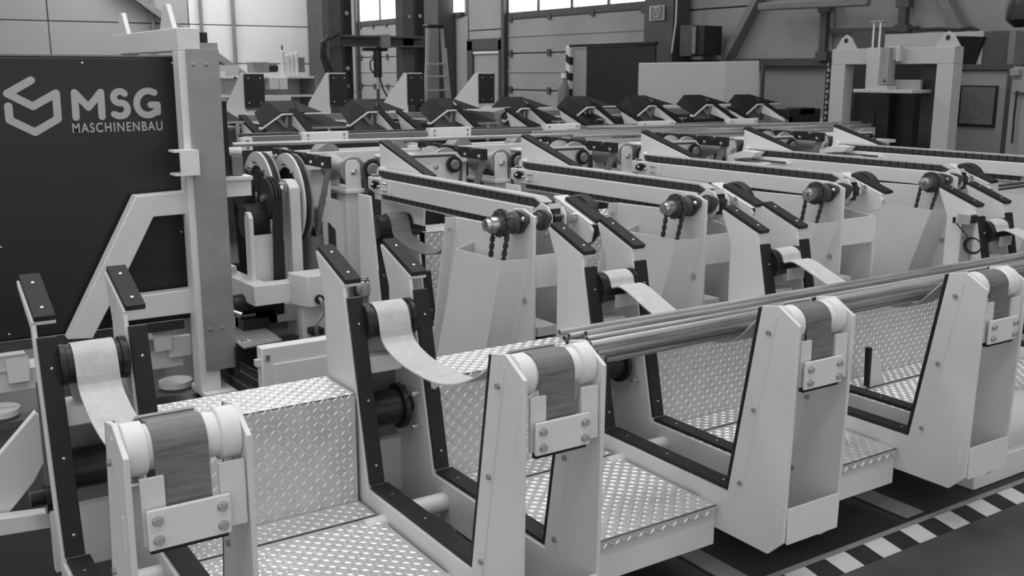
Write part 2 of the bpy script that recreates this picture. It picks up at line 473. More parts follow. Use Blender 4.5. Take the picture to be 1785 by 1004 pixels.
def cradle(x0, label, slim=False):
    r = thing('tube_cradle', label, 'cradle', (x0, 2.6, 0.0), 'front row of tube cradles')
    sc = MB()
    for x in (x0, x0+0.248):
        side_plate(x, r, 3 if slim and x == x0 else 0)
        strips(x, r, 0, sc)
        # pressed rib behind the flange of the near arm, with hex bolts
        MB().prism([(2.075, .97), (2.083, .975), (2.196, .36), (2.188, .352)], 'X', x-0.002, x+0.003).build('fold_rib', 'white', r)
        bolts = MB()
        for t in (0.07, 0.5, 0.93):
            y, z = lerp(2.098, 2.20, t), lerp(.955, .345, t)
            bolts.cyl((x-0.001, y, z), (x-0.009, y, z), 0.0085, 6)
        bolts.build('bolt_row', 'galv', r, kind='stuff')
        MB().box(x-0.0025, x+0.001, 2.03, 2.036, .74, .82).build('slot_weld', 'white2', r)
        MB().box(x-0.0025, x+0.001, 2.03, 2.036, .29, .35).build('slot_weld', 'white2', r)
    sc.build('strip_screws', 'steel', r, kind='stuff')
    # near roller between the arms
    yc, zc, R = 2.068, 0.945, 0.052
    MB().lathe((x0+T, yc, zc), (1, 0, 0), [(0, 0.048), (0.002, R+0.004), (0.042, R+0.004), (0.046, R-0.004), (0.19, R-0.004), (0.194, R+0.004), (0.234, R+0.004), (0.236, 0.048)], 32).build('near_roller', 'roller', r)
    # clamp with four hex bolts and the two lugs behind it
    MB().box(x0+0.03, x0+0.078, 2.004, 2.012, .757, .90).build('lug', 'white', r)
    MB().box(x0+0.19, x0+0.245, 2.004, 2.012, .757, .90).build('lug', 'white', r)
    cp = MB().box(x0+0.035, x0+0.205, 1.985, 1.995, .752, .838).build('clamp_plate', 'white2', r, bevel=0.002)
    for a in (x0+0.055, x0+0.187):
        for b in (.773, .815):
            m = MB(); m.cyl((a, 1.985, b), (a, 1.983, b), 0.0115, 16); m.cyl((a, 1.983, b), (a, 1.974, b), 0.0095, 6)
            m.build('bolt', 'alu', cp)
    MB().box(x0+0.04, x0+0.2, 1.995, 2.012, .741, .752).build('clamp_jaw', 'black', r)
    MB().box(x0+T, x0+0.248, 1.996, 2.004, .245, .365).build('cover_plate', 'white2', r, bevel=0.0015)
    # rear roller, drum, bracket
    MB().lathe((x0+.056, 3.05, .877), (1, 0, 0), [(-.044, .012), (-.001, .012), (0, 0.03), (0, 0.060), (0.003, 0.063), (0.017, 0.062), (0.02, 0.056), (0.165, 0.056), (0.168, 0.062), (0.183, 0.063), (0.188, 0.060), (0.188, 0.03), (0.19, 0.012)], 32).build('rear_roller', 'blackm', r)
    MB().lathe((x0+T, 3.08, .55), (1, 0, 0), [(0, 0.02), (0.03, 0.02), (0.032, 0.062), (0.18, 0.062), (0.182, 0.08), (0.2, 0.08), (0.2, 0.03), (0.236, 0.03)], 36).build('winding_drum', 'blackm', r)
    m = MB()
    for a in range(4):
        th = PI/4+a*PI/2
        m.cyl((x0+0.212, 3.06+0.085*math.cos(th), .55+0.085*math.sin(th)), (x0+0.247, 3.06+0.085*math.cos(th), .55+0.085*math.sin(th)), 0.008, 6)
    m.build('drum_bolts', 'steel', r, kind='stuff')
    m = MB(); m.box(x0+0.05, x0+0.19, 3.02, 3.13, .70, .76)
    m.build('webbing_bracket', 'white2', r, bevel=0.006)
    MB().cyl((x0+0.03, 3.03, .745), (x0+0.05, 3.03, .745), 0.013, 6).build('bracket_bolt', 'steel', r)
    MB().box(x0+T, x0+0.248, 3.19, 3.2, .2, .80).build('rear_panel', 'midgrey', r)
    MB().box(x0+T, x0+0.248, 3.16, 3.19, .2, .40).build('sill', 'white', r)
    MB().cyl((x0-0.07, 2.80, .262), (x0, 2.80, .262), 0.03, 18).build('cross_tube', 'white', r)
    MB().cyl((x0+T, 2.84, .265), (x0+0.248, 2.84, .265), 0.032, 18).build('cross_tube', 'white', r)
    MB().cyl((x0+0.26, 2.80, .262), (x0+0.31, 2.80, .262), 0.022, 18).build('cross_tube', 'white', r)
    return r

XA = [0.395, 1.342, 2.333, 3.29, 4.89]
cr_labels = ['leftmost tube cradle, nearest the camera, cropped by the bottom edge',
             'second tube cradle from the left, with a slack pale sling and no tubes in it',
             'third tube cradle from the left, standing where the bundled tubes begin',
             'fourth tube cradle from the left, in the middle right of the tube bundle',
             'rightmost tube cradle, with an air valve on the side of its rear arm']
cradle(XA[0], cr_labels[0], True)
proto = cradle(XA[1], cr_labels[1])
for i in range(2, 5): dup(proto, XA[i]-XA[1], cr_labels[i])

# the webbing slings: slack in the two empty cradles, loaded in the others
def arc(cy, cz, r, a0, a1, n=8):
    return [(cy+r*math.cos(math.radians(lerp(a0, a1, i/n))), cz+r*math.sin(math.radians(lerp(a0, a1, i/n)))) for i in range(n+1)]
def catmull(pts, n=6):
    out = []
    P_ = [pts[0]]+list(pts)+[pts[-1]]
    for i in range(1, len(P_)-2):
        p0, p1, p2, p3 = [Vector((a[0], a[1], 0)) for a in P_[i-1:i+3]]
        for k in range(n):
            t = k/n
            v = 0.5*((2*p1)+(p2-p0)*t+(2*p0-5*p1+4*p2-p3)*t*t+(3*p1-3*p2+p3-p0)*t**3)
            out.append((v.x, v.y))
    out.append(pts[-1])
    return out
sl_labels = ['slack pale woven sling hanging in the leftmost cradle',
             'slack pale woven sling hanging in the empty second cradle',
             'pale woven sling carrying the left end of the tube bundle',
             'pale woven sling under the middle of the tube bundle',
             'pale woven sling at the far right under the tube bundle']
for i, x0 in enumerate(XA):
    t = thing('sling', sl_labels[i], 'sling', (x0+0.12, 2.6, 0.8), 'webbing slings of the front row')
    xa, xb = x0+0.062, x0+0.178
    ra, rb = x0+.077, x0+.18
    rear = arc(3.05, .877, 0.060, 5, 170, 10)
    if i < 2:
        mid = [(2.965, .82), (2.87, .785), (2.72, .775), (2.56, .785), (2.42, .825), (2.30, .885), (2.17, .972)]
    else:
        mid = [(2.93, .895), (2.74, .83), (2.58, .80), (2.45, .80), (2.32, .83), (2.20, .94)]
    pts = [(3.06, .72)] + [(3.10, .8)] + rear[::2] + mid + [(2.105, 1.0)]
    MB().ribbon(catmull(pts, 5), xa, xb, 0.005, lambda y: .030*min(1, max(0, (y-2.15)/.75))).build('pale_webbing', 'belt', t)
    MB().box(xa+0.034, xb+0.026, 2.972, 2.975, .81, .86).build('stitched_patch', 'belt', t)
    near = arc(2.068, .945, 0.0515, 60, 185, 10)
    pts = [(2.11, .995)] + near + [(2.013, .86), (2.006, .80), (2.0, .745)]
    MB().ribbon(catmull(pts, 4), xa+0.003, xb-0.003, 0.004).build('ribbed_webbing', 'belt2', t)

# ================================================================ tread plate
def lens_mesh(mb, c, u, n, L=0.0122, w=0.0042, h=0.0026):
    s = n.cross(u)
    e = n*0.0002
    vs = [c-u*L+e, c-u*L*0.4-s*w+e, c+u*L*0.4-s*w+e, c+u*L+e, c+u*L*0.4+s*w+e, c-u*L*0.4+s*w+e, c-u*L*0.45+n*h, c+u*L*0.45+n*h]
    mb.add(vs, [(0,1,6),(1,2,7,6),(2,3,7),(3,4,7),(4,5,6,7),(5,0,6)])
def lenses(mb, o, ua, ub, la, lb, p=0.0240):
    """checker of bumps over the rectangle o + a*ua + b*ub"""
    o, ua, ub = Vector(o), Vector(ua), Vector(ub)
    n = ua.cross(ub).normalized()
    i = 0
    a = p*0.6
    while a < la-0.012:
        j = 0
        b = p*0.5
        while b < lb-0.006:
            odd = (i+j) % 2
            ang = math.radians(45 if odd else -45)
            u = (ua*math.cos(ang)+ub*math.sin(ang)).normalized()
            lens_mesh(mb, o+ua*a+ub*b, u, n)
            b += p; j += 1
        a += p; i += 1

def platform(x0, x1, row, label, zt=0.28, zl=0.66):
    dy = 1.89*row
    t = thing('tread_platform', label, 'platform', ((x0+x1)/2, 2.6+dy, 0), 'diamond plate platforms between the cradles')
    L = x1-x0
    yf, yh, yw, yl = 2.285+dy, 2.835+dy, 2.97+dy, 3.21+dy
    def plate(name, o, ua, ub, la, lb):
        o_, ua_, ub_ = Vector(o), Vector(ua), Vector(ub)
        n = ua_.cross(ub_).normalized()
        vs = [o_, o_+ua_*la, o_+ua_*la+ub_*lb, o_+ub_*lb]
        vs += [v-n*0.005 for v in vs]
        b = MB().add(vs, [(0,1,2,3),(7,6,5,4),(0,4,5,1),(1,5,6,2),(2,6,7,3),(3,7,4,0)]).build(name, 'tread', t, bevel=0.0012)
        m = MB(); lenses(m, o, ua, ub, la, lb)
        m.build('tread_bumps', 'lens', b, kind='stuff')
    plate('floor_plate', (x0, yf, zt), (1, 0, 0), (0, 1, 0), L, yh-yf-0.004)
    plate('hinge_plate', (x0, yh+0.004, zt+0.004), (1, 0, 0), (0, 1, 0), L, yw-yh-0.005)
    plate('back_plate', (x0, yw, zt), (1, 0, 0), (0, 0, 1), L, zl-zt)
    plate('ledge_plate', (x0, yw, zl), (1, 0, 0), (0, 1, 0), L, yl-yw)
    if row == 0:
        plate('front_lip', (x0, yf, zt-0.034), (1, 0, 0), (0, 0, 1), L, 0.034)
    return t
gaps = [(XA[i]+0.275, XA[i+1]-0.012) for i in range(4)]
pl = ['diamond plate platform between the first and second cradles', 'diamond plate platform between the second and third cradles',
      'diamond plate platform between the third and fourth cradles, under the tubes', 'long diamond plate platform between the fourth and rightmost cradles, with a small bracket on it']
for g_, l in zip(gaps, pl): platform(g_[0], g_[1], 0, l)
platform(XA[4]+0.275, XA[4]+1.2, 0, 'diamond plate platform right of the rightmost cradle, cropped by the picture edge')
t = thing('bearing_block', 'black bearing block with bright bolts behind the rear arm of the second cradle', 'bearing', (1.5, 3.3, .95))
a, b = P(624, 520, Y=3.32), P(646, 487, Y=3.32)
MB().box(a.x, b.x, 3.32, 3.36, a.z, b.z).build('housing', 'blackm', t, bevel=0.008)
MB().lathe((a.x+.02, 3.32, (a.z+b.z)/2), (0, -1, 0), [(0, .028), (0.012, .026), (0.014, .012)], 20).build('shaft_end', 'steel', t)
m = MB()
for zz in (a.z+.012, b.z-.012): m.dome((b.x-.012, 3.32, zz), (0, -1, 0), .008, .008)
m.build('bolts', 'steel', t, kind='stuff')
MB().box(a.x-.01, b.x+.01, 3.361, 3.38, 0.013, b.z).build('bearing_post', 'midgrey', t)
t = thing('support_bracket', 'white stepped bracket plate left of the first roller stand post', 'bracket', (2.4, 5.5, .4))
MB().prism([(P(a_, b_, Y=5.52).x, P(a_, b_, Y=5.52).z) for a_, b_ in ((571, 316), (576, 316), (577, 345), (600, 352), (600, 470), (590, 470), (586, 402), (574, 388), (560, 386), (562, 350), (571, 345))], 'Y', 5.52, 5.535).build('plate', 'white', t, bevel=0.0015)
p = P(564, 353, Y=5.52)
MB().dome((p.x, 5.52, p.z), (0, -1, 0), .016, .014).build('bolt', 'steel', t)
# base frame
bf = thing('base_frame', 'pale welded base frame of the front row under the platforms', 'frame', (2.6, 2.6, 0))
for i in range(5):
    a = XA[i]+0.26
    b = XA[i+1] if i < 4 else XA[4]+1.3
    MB().box(a, b, 2.30, 2.38, .128, .274).build('front_beam', 'white', bf, bevel=0.004)
    MB().box(a, b, 3.10, 3.20, .128, .6).build('rear_beam', 'white', bf, bevel=0.004)
    MB().cyl((a, 2.80, .20), (b, 2.80, .20), 0.03, 12).build('tie_tube', 'white', bf)
    MB().box(a+0.004, a+0.012, 2.30, 3.1, .2, .274).build('end_rib', 'white', bf)
tag(MB().box(3.74, 4.35, 2.235, 3.0, .013, .127).build('foot_box', 'white', bevel=0.004), 'pale box foot under the base frame at the lower right', 'foot')
t = thing('floor_motor', 'pale rounded motor housing on the floor at the right edge', 'motor', (4.0, 2.2, 0))
MB().lathe((3.80, 2.36, .2), (1, 0, 0), [(0, .05), (0.02, .09), (0.06, .112), (0.5, .112), (0.5, .05)], 28).build('housing', 'white', t)
MB().box(3.86, 4.3, 2.26, 2.46, .013, .12).build('mount', 'white', t)
t = thing('tube_stop', 'small pale bracket with a black face on the long platform', 'bracket', (3.87, 2.8, .28))
MB().prism([(3.83, .2815), (3.945, .2815), (3.875, .435), (3.83, .455)], 'Y', 2.84, 2.86).build('bracket_body', 'white', t, bevel=0.003)
MB().prism([(3.817, .2815), (3.829, .2815), (3.829, .47), (3.808, .47)], 'Y', 2.838, 2.862).build('black_face', 'black', t)
# valve assembly on the rear arm of the rightmost cradle
t = thing('air_valve', 'grey air valve with a coiled black hose on the side of the rightmost cradle', 'valve', P(1690, 385, X=XA[4]-0.02))
xv = XA[4]
q = P(1690, 380, X=xv)
MB().box(xv-0.05, xv-0.001, q.y-0.035, q.y+0.035, q.z-0.03, q.z+0.025).build('valve_block', 'alu', t, bevel=0.003)
MB().box(xv-0.045, xv-0.001, q.y-0.045, q.y-0.036, q.z-0.02, q.z+0.02).build('valve_cap', 'black', t)
MB().box(xv-0.02, xv-0.001, q.y-0.028, q.y+0.028, q.z-0.25, q.z-0.031).build('profile', 'galv', t)
MB().cyl((xv-0.04, q.y+0.06, q.z-0.03), (xv-0.04, q.y+0.06, q.z+0.0), 0.008).build('plug', 'black', t)
c = P(1697, 428, X=xv-0.03)
m = MB()
for k in range(3):
    m.sweep([(xv-0.03-0.006*k, c.y+(0.042+0.004*k)*math.cos(a/12*PI), c.z+(0.036+0.003*k)*math.sin(a/12*PI)) for a in range(25)], 0.0035, 6)
m.sweep([(xv-0.03, c.y+0.07, c.z+0.03), (xv-0.03, c.y+0.03, c.z+0.035), (xv-0.035, q.y+0.05, q.z-0.03)], 0.0035, 6)
m.build('hose', 'rubber', t)

# ================================================================ REAR ROW stations with chain conveyors
X2 = [2.333+0.958*k for k in range(5)]
def gear(mb, x0, x1, cy, cz, r, teeth=18, d=0.006):
    pol = []
    for i in range(teeth*2):
        a = 2*PI*i/(teeth*2)
        rr = r if i % 2 else r-d
        pol.append((cy+rr*math.cos(a), cz+rr*math.sin(a)))
    mb.prism(pol, 'X', x0, x1)
def flange_poly(cy, cz, r, e, er, tilt, n=10):
    """two bolt bearing flange outline"""
    pol = []
    for s_ in (0, 1):
        base = tilt+PI*s_
        for i in range(n+1):
            a = base-0.9+1.8*i/n
            pol.append((cy+e*math.cos(base)+er*math.cos(a), cz+e*math.sin(base)+er*math.sin(a)))
        for i in range(3):
            a = base+PI/2-0.45+0.45*i
            pol.append((cy+r*math.cos(a), cz+r*math.sin(a)))
    return pol
def roller_chain(mb, pts, pitch=0.0165, w=0.018):
    acc = 0
    k = 0
    for i in range(len(pts)-1):
        a, b = Vector(pts[i]), Vector(pts[i+1])
        L = (b-a).length
        n = max(1, round(L/pitch))
        for j in range(n):
            p = a+(b-a)*(j/n); q = a+(b-a)*((j+1)/n)
            d = (q-p)*0.12
            k += 1
            ww = w if k % 2 else w*0.62
            up = Vector((1, 0, 0))
            mb.bar(p-d, q+d, 0.0125 if k % 2 else 0.010, ww, up)
SY, SZ = 3.49, 1.088
def station(x0, label):
    r = thing('drive_station', label, 'machine', (x0, 4.2, 0), 'rear row of drive stations')
    sc = MB()
    for x in (x0, x0+0.262):
        side_plate(x, r, 1 if x == x0 else 2)
        strips(x, r, 1, sc)
    sc.build('strip_screws', 'steel', r, kind='stuff')
    # front flange edge with bolts on the far side of the plate
    MB().prism([(4.03, 1.045), (4.2, .335), (4.21, .335), (4.04, 1.045)], 'X', x0-0.045, x0+0.002).build('edge_flange', 'white', r)
    m = MB(); m.cyl((x0-0.03, 4.03, .99), (x0-0.03, 4.02, .99), 0.009, 8); m.cyl((x0-0.006, 3.45, .76), (x0, 3.45, .76), .014, 8)
    m.build('bolt_row', 'steel', r, kind='stuff')
    MB().box(x0+T, x0+0.262, 3.40, 3.408, .82, .957).build('cross_plate', 'white2', r)
    MB().box(x0+T, x0+0.262, 3.85, 3.86, .2, .98).build('shaded_inner_panel', 'darkgrey', r)  # dark tone puts the shade between the plates into the panel colour
    MB().box(x0+0.05, x0+0.15, 3.43, 3.6, .60, .64).build('inner_bracket', 'white2', r)
    m = MB(); m.cyl((x0+0.03, 3.55, .50), (x0+0.2, 3.55, .50), 0.07, 20)
    m.build('gear_motor', 'blackm', r)
    # shaft, sprockets, bearing
    MB().lathe((x0-0.175, SY, SZ), (1, 0, 0), [(0, .012), (0.003, .024), (0.02, .026), (0.022, .034), (0.075, .034), (0.075, .026), (0.46, .022), (0.46, .01)], 24).build('drive_shaft', 'steel', r)
    m = MB(); gear(m, x0-0.112, x0-0.102, SY, SZ, .056, 16); gear(m, x0-0.085, x0-0.075, SY, SZ, .056, 16)
    m.cyl((x0-0.1, SY, SZ), (x0-0.05, SY, SZ), .042)
    m.build('sprocket', 'chaindark', r)
    bf_ = MB(); bf_.prism(flange_poly(SY, SZ, .05, .055, .024, -0.35), 'X', x0-0.02, x0-0.001); bf_.cyl((x0-0.05, SY, SZ), (x0-0.02, SY, SZ), .047, 24, .006)
    b = bf_.build('bearing', 'darkgrey', r, bevel=0.002)
    m = MB()
    for s_ in (-1, 1):
        m.dome((x0-0.02, SY+s_*.057*math.cos(-0.35), SZ+s_*.057*math.sin(-0.35)), (-1, 0, 0), .013, .012, 6)
    m.build('bearing_bolts', 'steel', b, kind='stuff')
    # roller chain hanging into the guard
    m = MB()
    up_ = [(x0-0.093, SY+.056*math.cos(a), SZ+.056*math.sin(a)) for a in [PI*k/12 for k in range(13)]]
    roller_chain(m, [(x0-0.093, SY+.38, SZ-0.62), (x0-0.093, SY+.085, SZ-.16), (x0-0.093, SY+.056, SZ)]+up_[1:-1]+[(x0-0.093, SY-.056, SZ), (x0-0.093, SY-.012, SZ-.16), (x0-0.093, SY+.3, SZ-0.62)])
    m.build('drive_chain', 'chaindark', r, kind='stuff')
    # sheet metal chain guard
    g = 0.002
    def quad(a, b, c, d, n):
        n = Vector(n)*g
        vs = [Vector(v) for v in (a, b, c, d)]
        return MB().add([v+n for v in vs]+[v-n for v in vs], [(0,1,2,3),(7,6,5,4),(0,4,5,1),(1,5,6,2),(2,6,7,3),(3,7,4,0)])
    xl = x0-0.105
    gt = [(3.84, .935), (3.462, .940)]
    gb = [(4.10, .20), (3.70, .20)]
    gd = quad((xl, gt[0][0], gt[0][1]), (xl, gt[1][0], gt[1][1]), (xl, gb[1][0], gb[1][1]), (xl, gb[0][0], gb[0][1]), (1, 0, 0)).build('chain_guard', 'white2', r)
    quad((xl, 3.462, .94), (x0, 3.415, .945), (x0, 3.63, .20), (xl, 3.70, .20), (0.3, 1, 0)).build('guard_side', 'white2', gd)
    quad((xl, 3.84, .935), (x0, 3.86, .955), (x0, 4.12, .20), (xl, 4.10, .20), (0, 1, 0)).build('guard_side', 'white2', gd)
    # second bearing plate and third plate around the chain end wheel
    def hexp(cy, cz, r_, x, m_, nm):
        pol = [(cy+r_*math.cos(a), cz+r_*math.sin(a)) for a in [math.radians(q_) for q_ in (200, 250, 300, 345, 30, 80, 120, 160)]]
        return MB().prism(pol, 'X', x, x+0.010).build(nm, m_, r, bevel=0.002)
    hexp(SY+0.01, SZ, .07, x0+0.118, 'white', 'bearing_plate')
    m = MB(); m.prism(flange_poly(SY, SZ, .045, .048, .02, -0.35), 'X', x0+0.098, x0+0.117); m.cyl((x0+0.08, SY, SZ), (x0+0.1, SY, SZ), .035)
    m.build('bearing', 'darkgrey', r)
    m = MB(); gear(m, x0+0.14, x0+0.18, SY, SZ, .06, 10, .012)
    m.build('chain_wheel', 'blackm', r)
    hexp(SY+0.01, SZ, .058, x0+0.198, 'white', 'bearing_plate')
    MB().lathe((x0+0.21, SY, SZ), (1, 0, 0), [(0, .045), (0.02, .042), (0.022, .025), (0.05, .025)], 20).build('hub', 'galv', r)
    # sloping guard piece with black top and big black wheel behind
    xs = x0+0.285
    MB().prism([(3.64, 1.150), (3.385, 1.062), (3.37, 1.045), (3.385, .990), (3.52, .945), (3.64, .99)], 'X', xs, xs+0.014).build('slide_plate', 'white2', r, bevel=0.004)
    MB().prism([(3.655, 1.155), (3.385, 1.064), (3.38, 1.070), (3.65, 1.163)], 'X', xs, xs+0.075).build('slide_flange', 'white2', r)
    MB().prism([(3.60, 1.147), (3.375, 1.071), (3.37, 1.086), (3.595, 1.163)], 'X', xs+0.024, xs+0.088).build('wear_strip', 'black', r, bevel=0.002)
    MB().lathe((xs+0.085, 3.585, 1.055), (1, 0, 0), [(0, .02), (0, .108), (0.012, .115), (0.04, .115), (0.05, .088), (0.05, .02)], 36).build('belt_wheel', 'rubber', r)
    # rear rollers
    MB().lathe((x0+T, 4.89, .89), (1, 0, 0), [(0, 0.03), (0, 0.062), (0.25, 0.062), (0.25, 0.03)], 28).build('rear_roller', 'blackm', r)
    MB().ribbon(catmull([(4.94, .74)]+arc(4.89, .89, 0.066, 5, 170, 8)[::2]+[(4.80, .85), (4.70, .82), (4.5, .80), (4.3, .84), (4.12, 1.0)], 4), x0+0.07, x0+0.18, .005).build('sling', 'belt2', r)
    MB().cyl((x0+0.07, 4.93, .72), (x0+0.18, 4.93, .72), .03, 16).build('webbing_clamp', 'galv', r)
    MB().box(x0+0.03, x0+0.2, 4.9, 5.0, .60, .69).build('webbing_bracket', 'midgrey', r)
    return r
st_l = ['drive station with a hanging chain behind the second and third cradles, leftmost of its row',
        'drive station with a hanging chain directly left of the fourth cradle',
        'drive station standing alone between the fourth and rightmost cradles',
        'drive station with the widest visible chain guard, left of the rightmost cradle',
        'drive station cropped by the right picture edge, rightmost of its row']
p2 = station(X2[0], st_l[0])
for k in range(1, 5): dup(p2, X2[k]-X2[0]+(0.16 if k == 4 else 0), st_l[k])
for k in range(4):
    platform(X2[k]+0.29, X2[k+1]-0.06, 1, ['rear diamond plate platform seen left of the first chain guard', 'rear diamond plate platform glimpsed behind the third cradle',
             'rear diamond plate platform glimpsed behind the fourth cradle', 'rear diamond plate platform hidden behind the widest chain guard'][k], zl=0.84)

# chain conveyors
def conveyor(x0, label, box_tail=False):
    t = thing('chain_conveyor', label, 'conveyor', (x0+0.17, 4.4, 1.03), 'chain conveyors crossing to the rear row')
    xa, xb = x0+0.128, x0+0.195
    MB().prism([(3.56, 1.045), (3.60, 1.13), (5.22, 1.125), (5.22, 1.06), (5.14, 1.04)], 'X', xa, xb).build('beam', 'white', t, bevel=0.004)
    MB().box(x0+0.148, x0+0.19, 3.6, 5.1, 1.131, 1.139).build('guide_rail', 'chaindark', t)
    def blk(y, z, ang=0, nm='chain_block', first=[None]):
        if first[0] is None or first[0][0] is not t:
            m = MB(); m.box(x0+0.141, x0+0.197, -0.0255+4, 0.0255+4, .992, 1.020); m.mi = 1
            m.box(x0+0.139, x0+0.199, -0.027+4, 0.027+4, 1.020, 1.0275)
            o = m.build(nm, ['chaindark', 'chainpad'], t)
            # recentre mesh so that it can be turned about its own middle
            off = Vector((x0+0.17, 4, 1.012))-t.location
            for v in o.data.vertices: v.co -= off
            first[0] = (t, o.data)
        else:
            o = bpy.data.objects.new(nm, first[0][1]); COL.objects.link(o); o.parent = t
        o.location = Vector((x0+0.17, y, z))-t.location
        o.rotation_euler = (ang, 0, 0)
    fst = [None]
    y = 3.62
    while y < 5.13:
        blk(y, 1.159, 0, first=fst); y += 0.0585
    for a in (60, 100, 140):
        aa = math.radians(a)
        blk(3.54-0.065*math.sin(aa)+0.0, 1.088+0.072*math.cos(aa), aa, first=fst)
    blk(3.567, 1.15, 0.35, first=fst)
    y = 3.7
    while y < 5.1:
        blk(y, 1.022, PI, first=fst); y += 0.0585
    for a in (-70,):
        aa = math.radians(a)
        blk(5.14-0.05*math.sin(aa), 1.088+0.06*math.cos(aa), aa, first=fst)
    b = MB(); b.prism(flange_poly(5.12, 1.09, .024, .032, .014, -0.2), 'X', xa-0.014, xa-0.001)
    b.cyl((xa-0.022, 5.12, 1.09), (xa-0.014, 5.12, 1.09), .018)
    if not box_tail:
        o = b.build('tail_bearing', 'blackm', t)
        m = MB()
        for yy, zz in ((5.12, 1.09), (5.075, 1.082), (5.02, 1.105), (5.02, 1.068), (4.99, 1.105), (4.99, 1.068)):
            m.dome((xa-0.004 if yy < 5.1 else xa-0.02, yy, zz), (-1, 0, 0), .009, .012, 8)
        m.build('bolts', 'steel', t, kind='stuff')
        m = MB(); m.box(xa-0.006, xa-0.001, 4.925, 4.95, 1.06, 1.118); m.build('weld_tab', 'white2', t)
    else:
        MB().box(xa-0.09, xa-0.001, 4.86, 5.16, 1.05, 1.085).build('tensioner_tray', 'white2', t, bevel=0.003)
        MB().prism([(5.16, 1.10), (5.16, 1.135), (5.06, 1.165), (4.94, 1.16), (4.98, 1.12)], 'X', xa-0.085, xa-0.001).build('tensioner_cover', 'white2', t, bevel=0.003)
        MB().cyl((xa-0.06, 4.7, 1.105), (xa-0.06, 5.0, 1.105), .006, 8).build('tension_rod', 'blackm', t)
        MB().box(xa-0.07, xa-0.001, 5.16, 5.22, 1.06, 1.12).build('tensioner_end', 'white', t)
        MB().box(xa-0.05, xa-0.001, 4.70, 4.84, 1.03, 1.10).build('tensioner_block', 'white', t)
    # tail slide: triangular plate with black slope
    return t
cl = ['leftmost chain conveyor, its black chain running down toward the first drive shaft', 'second chain conveyor from the left with black bottom chain in view',
      'middle chain conveyor ending at the lone drive station', 'fourth chain conveyor, with a pale tensioner tray at its tail', 'rightmost chain conveyor, running out of the picture']
for k in range(5): conveyor(X2[k], cl[k], k >= 3)
tl = ['leftmost white triangular slide with a black sloping top at a conveyor tail', 'second white triangular slide from the left at a conveyor tail',
      'middle white triangular slide at a conveyor tail', 'fourth white triangular slide at a conveyor tail', 'rightmost white triangular slide, in front of the right portal']
for k in range(5):
    x = X2[k]+0.205
    dz = (0, 0, -0.005, -0.01, -0.02)[k]
    t = thing('feed_slide', tl[k], 'slide', (x, 5.0, .9), 'triangular feed slides at the conveyor tails')
    MB().prism([(5.22, 1.305+dz), (5.22, .90), (4.72, .90), (4.70, 1.165+dz)], 'X', x, x+T).build('side_plate', 'white2', t, bevel=0.0015)
    MB().prism([(5.23, 1.308+dz), (4.68, 1.155+dz), (4.676, 1.171+dz), (5.224, 1.325+dz)], 'X', x+0.004, x+0.062).build('wear_strip', 'black', t, bevel=0.002)
    MB().cyl((x-0.03, 5.17, 1.15), (x, 5.17, 1.15), .03, 20).build('tube_end', 'white2', t)
    MB().box(x, x+0.1, 5.0, 5.2, .6, .9).build('foot', 'white', t)
# drive shaft stub: fifth end of the line leaves the frame
t = thing('rod_pair', 'two dark rods sticking out right of the last drive station', 'rod', P(1750, 328, Y=3.5))
for dz in (0, 0.02):
    p = P(1742, 330-dz*300, Y=3.5); q = P(1790, 324-dz*300, Y=3.5)
    MB().cyl(p, q, 0.008, 10).build('rod', 'darkgrey', t)

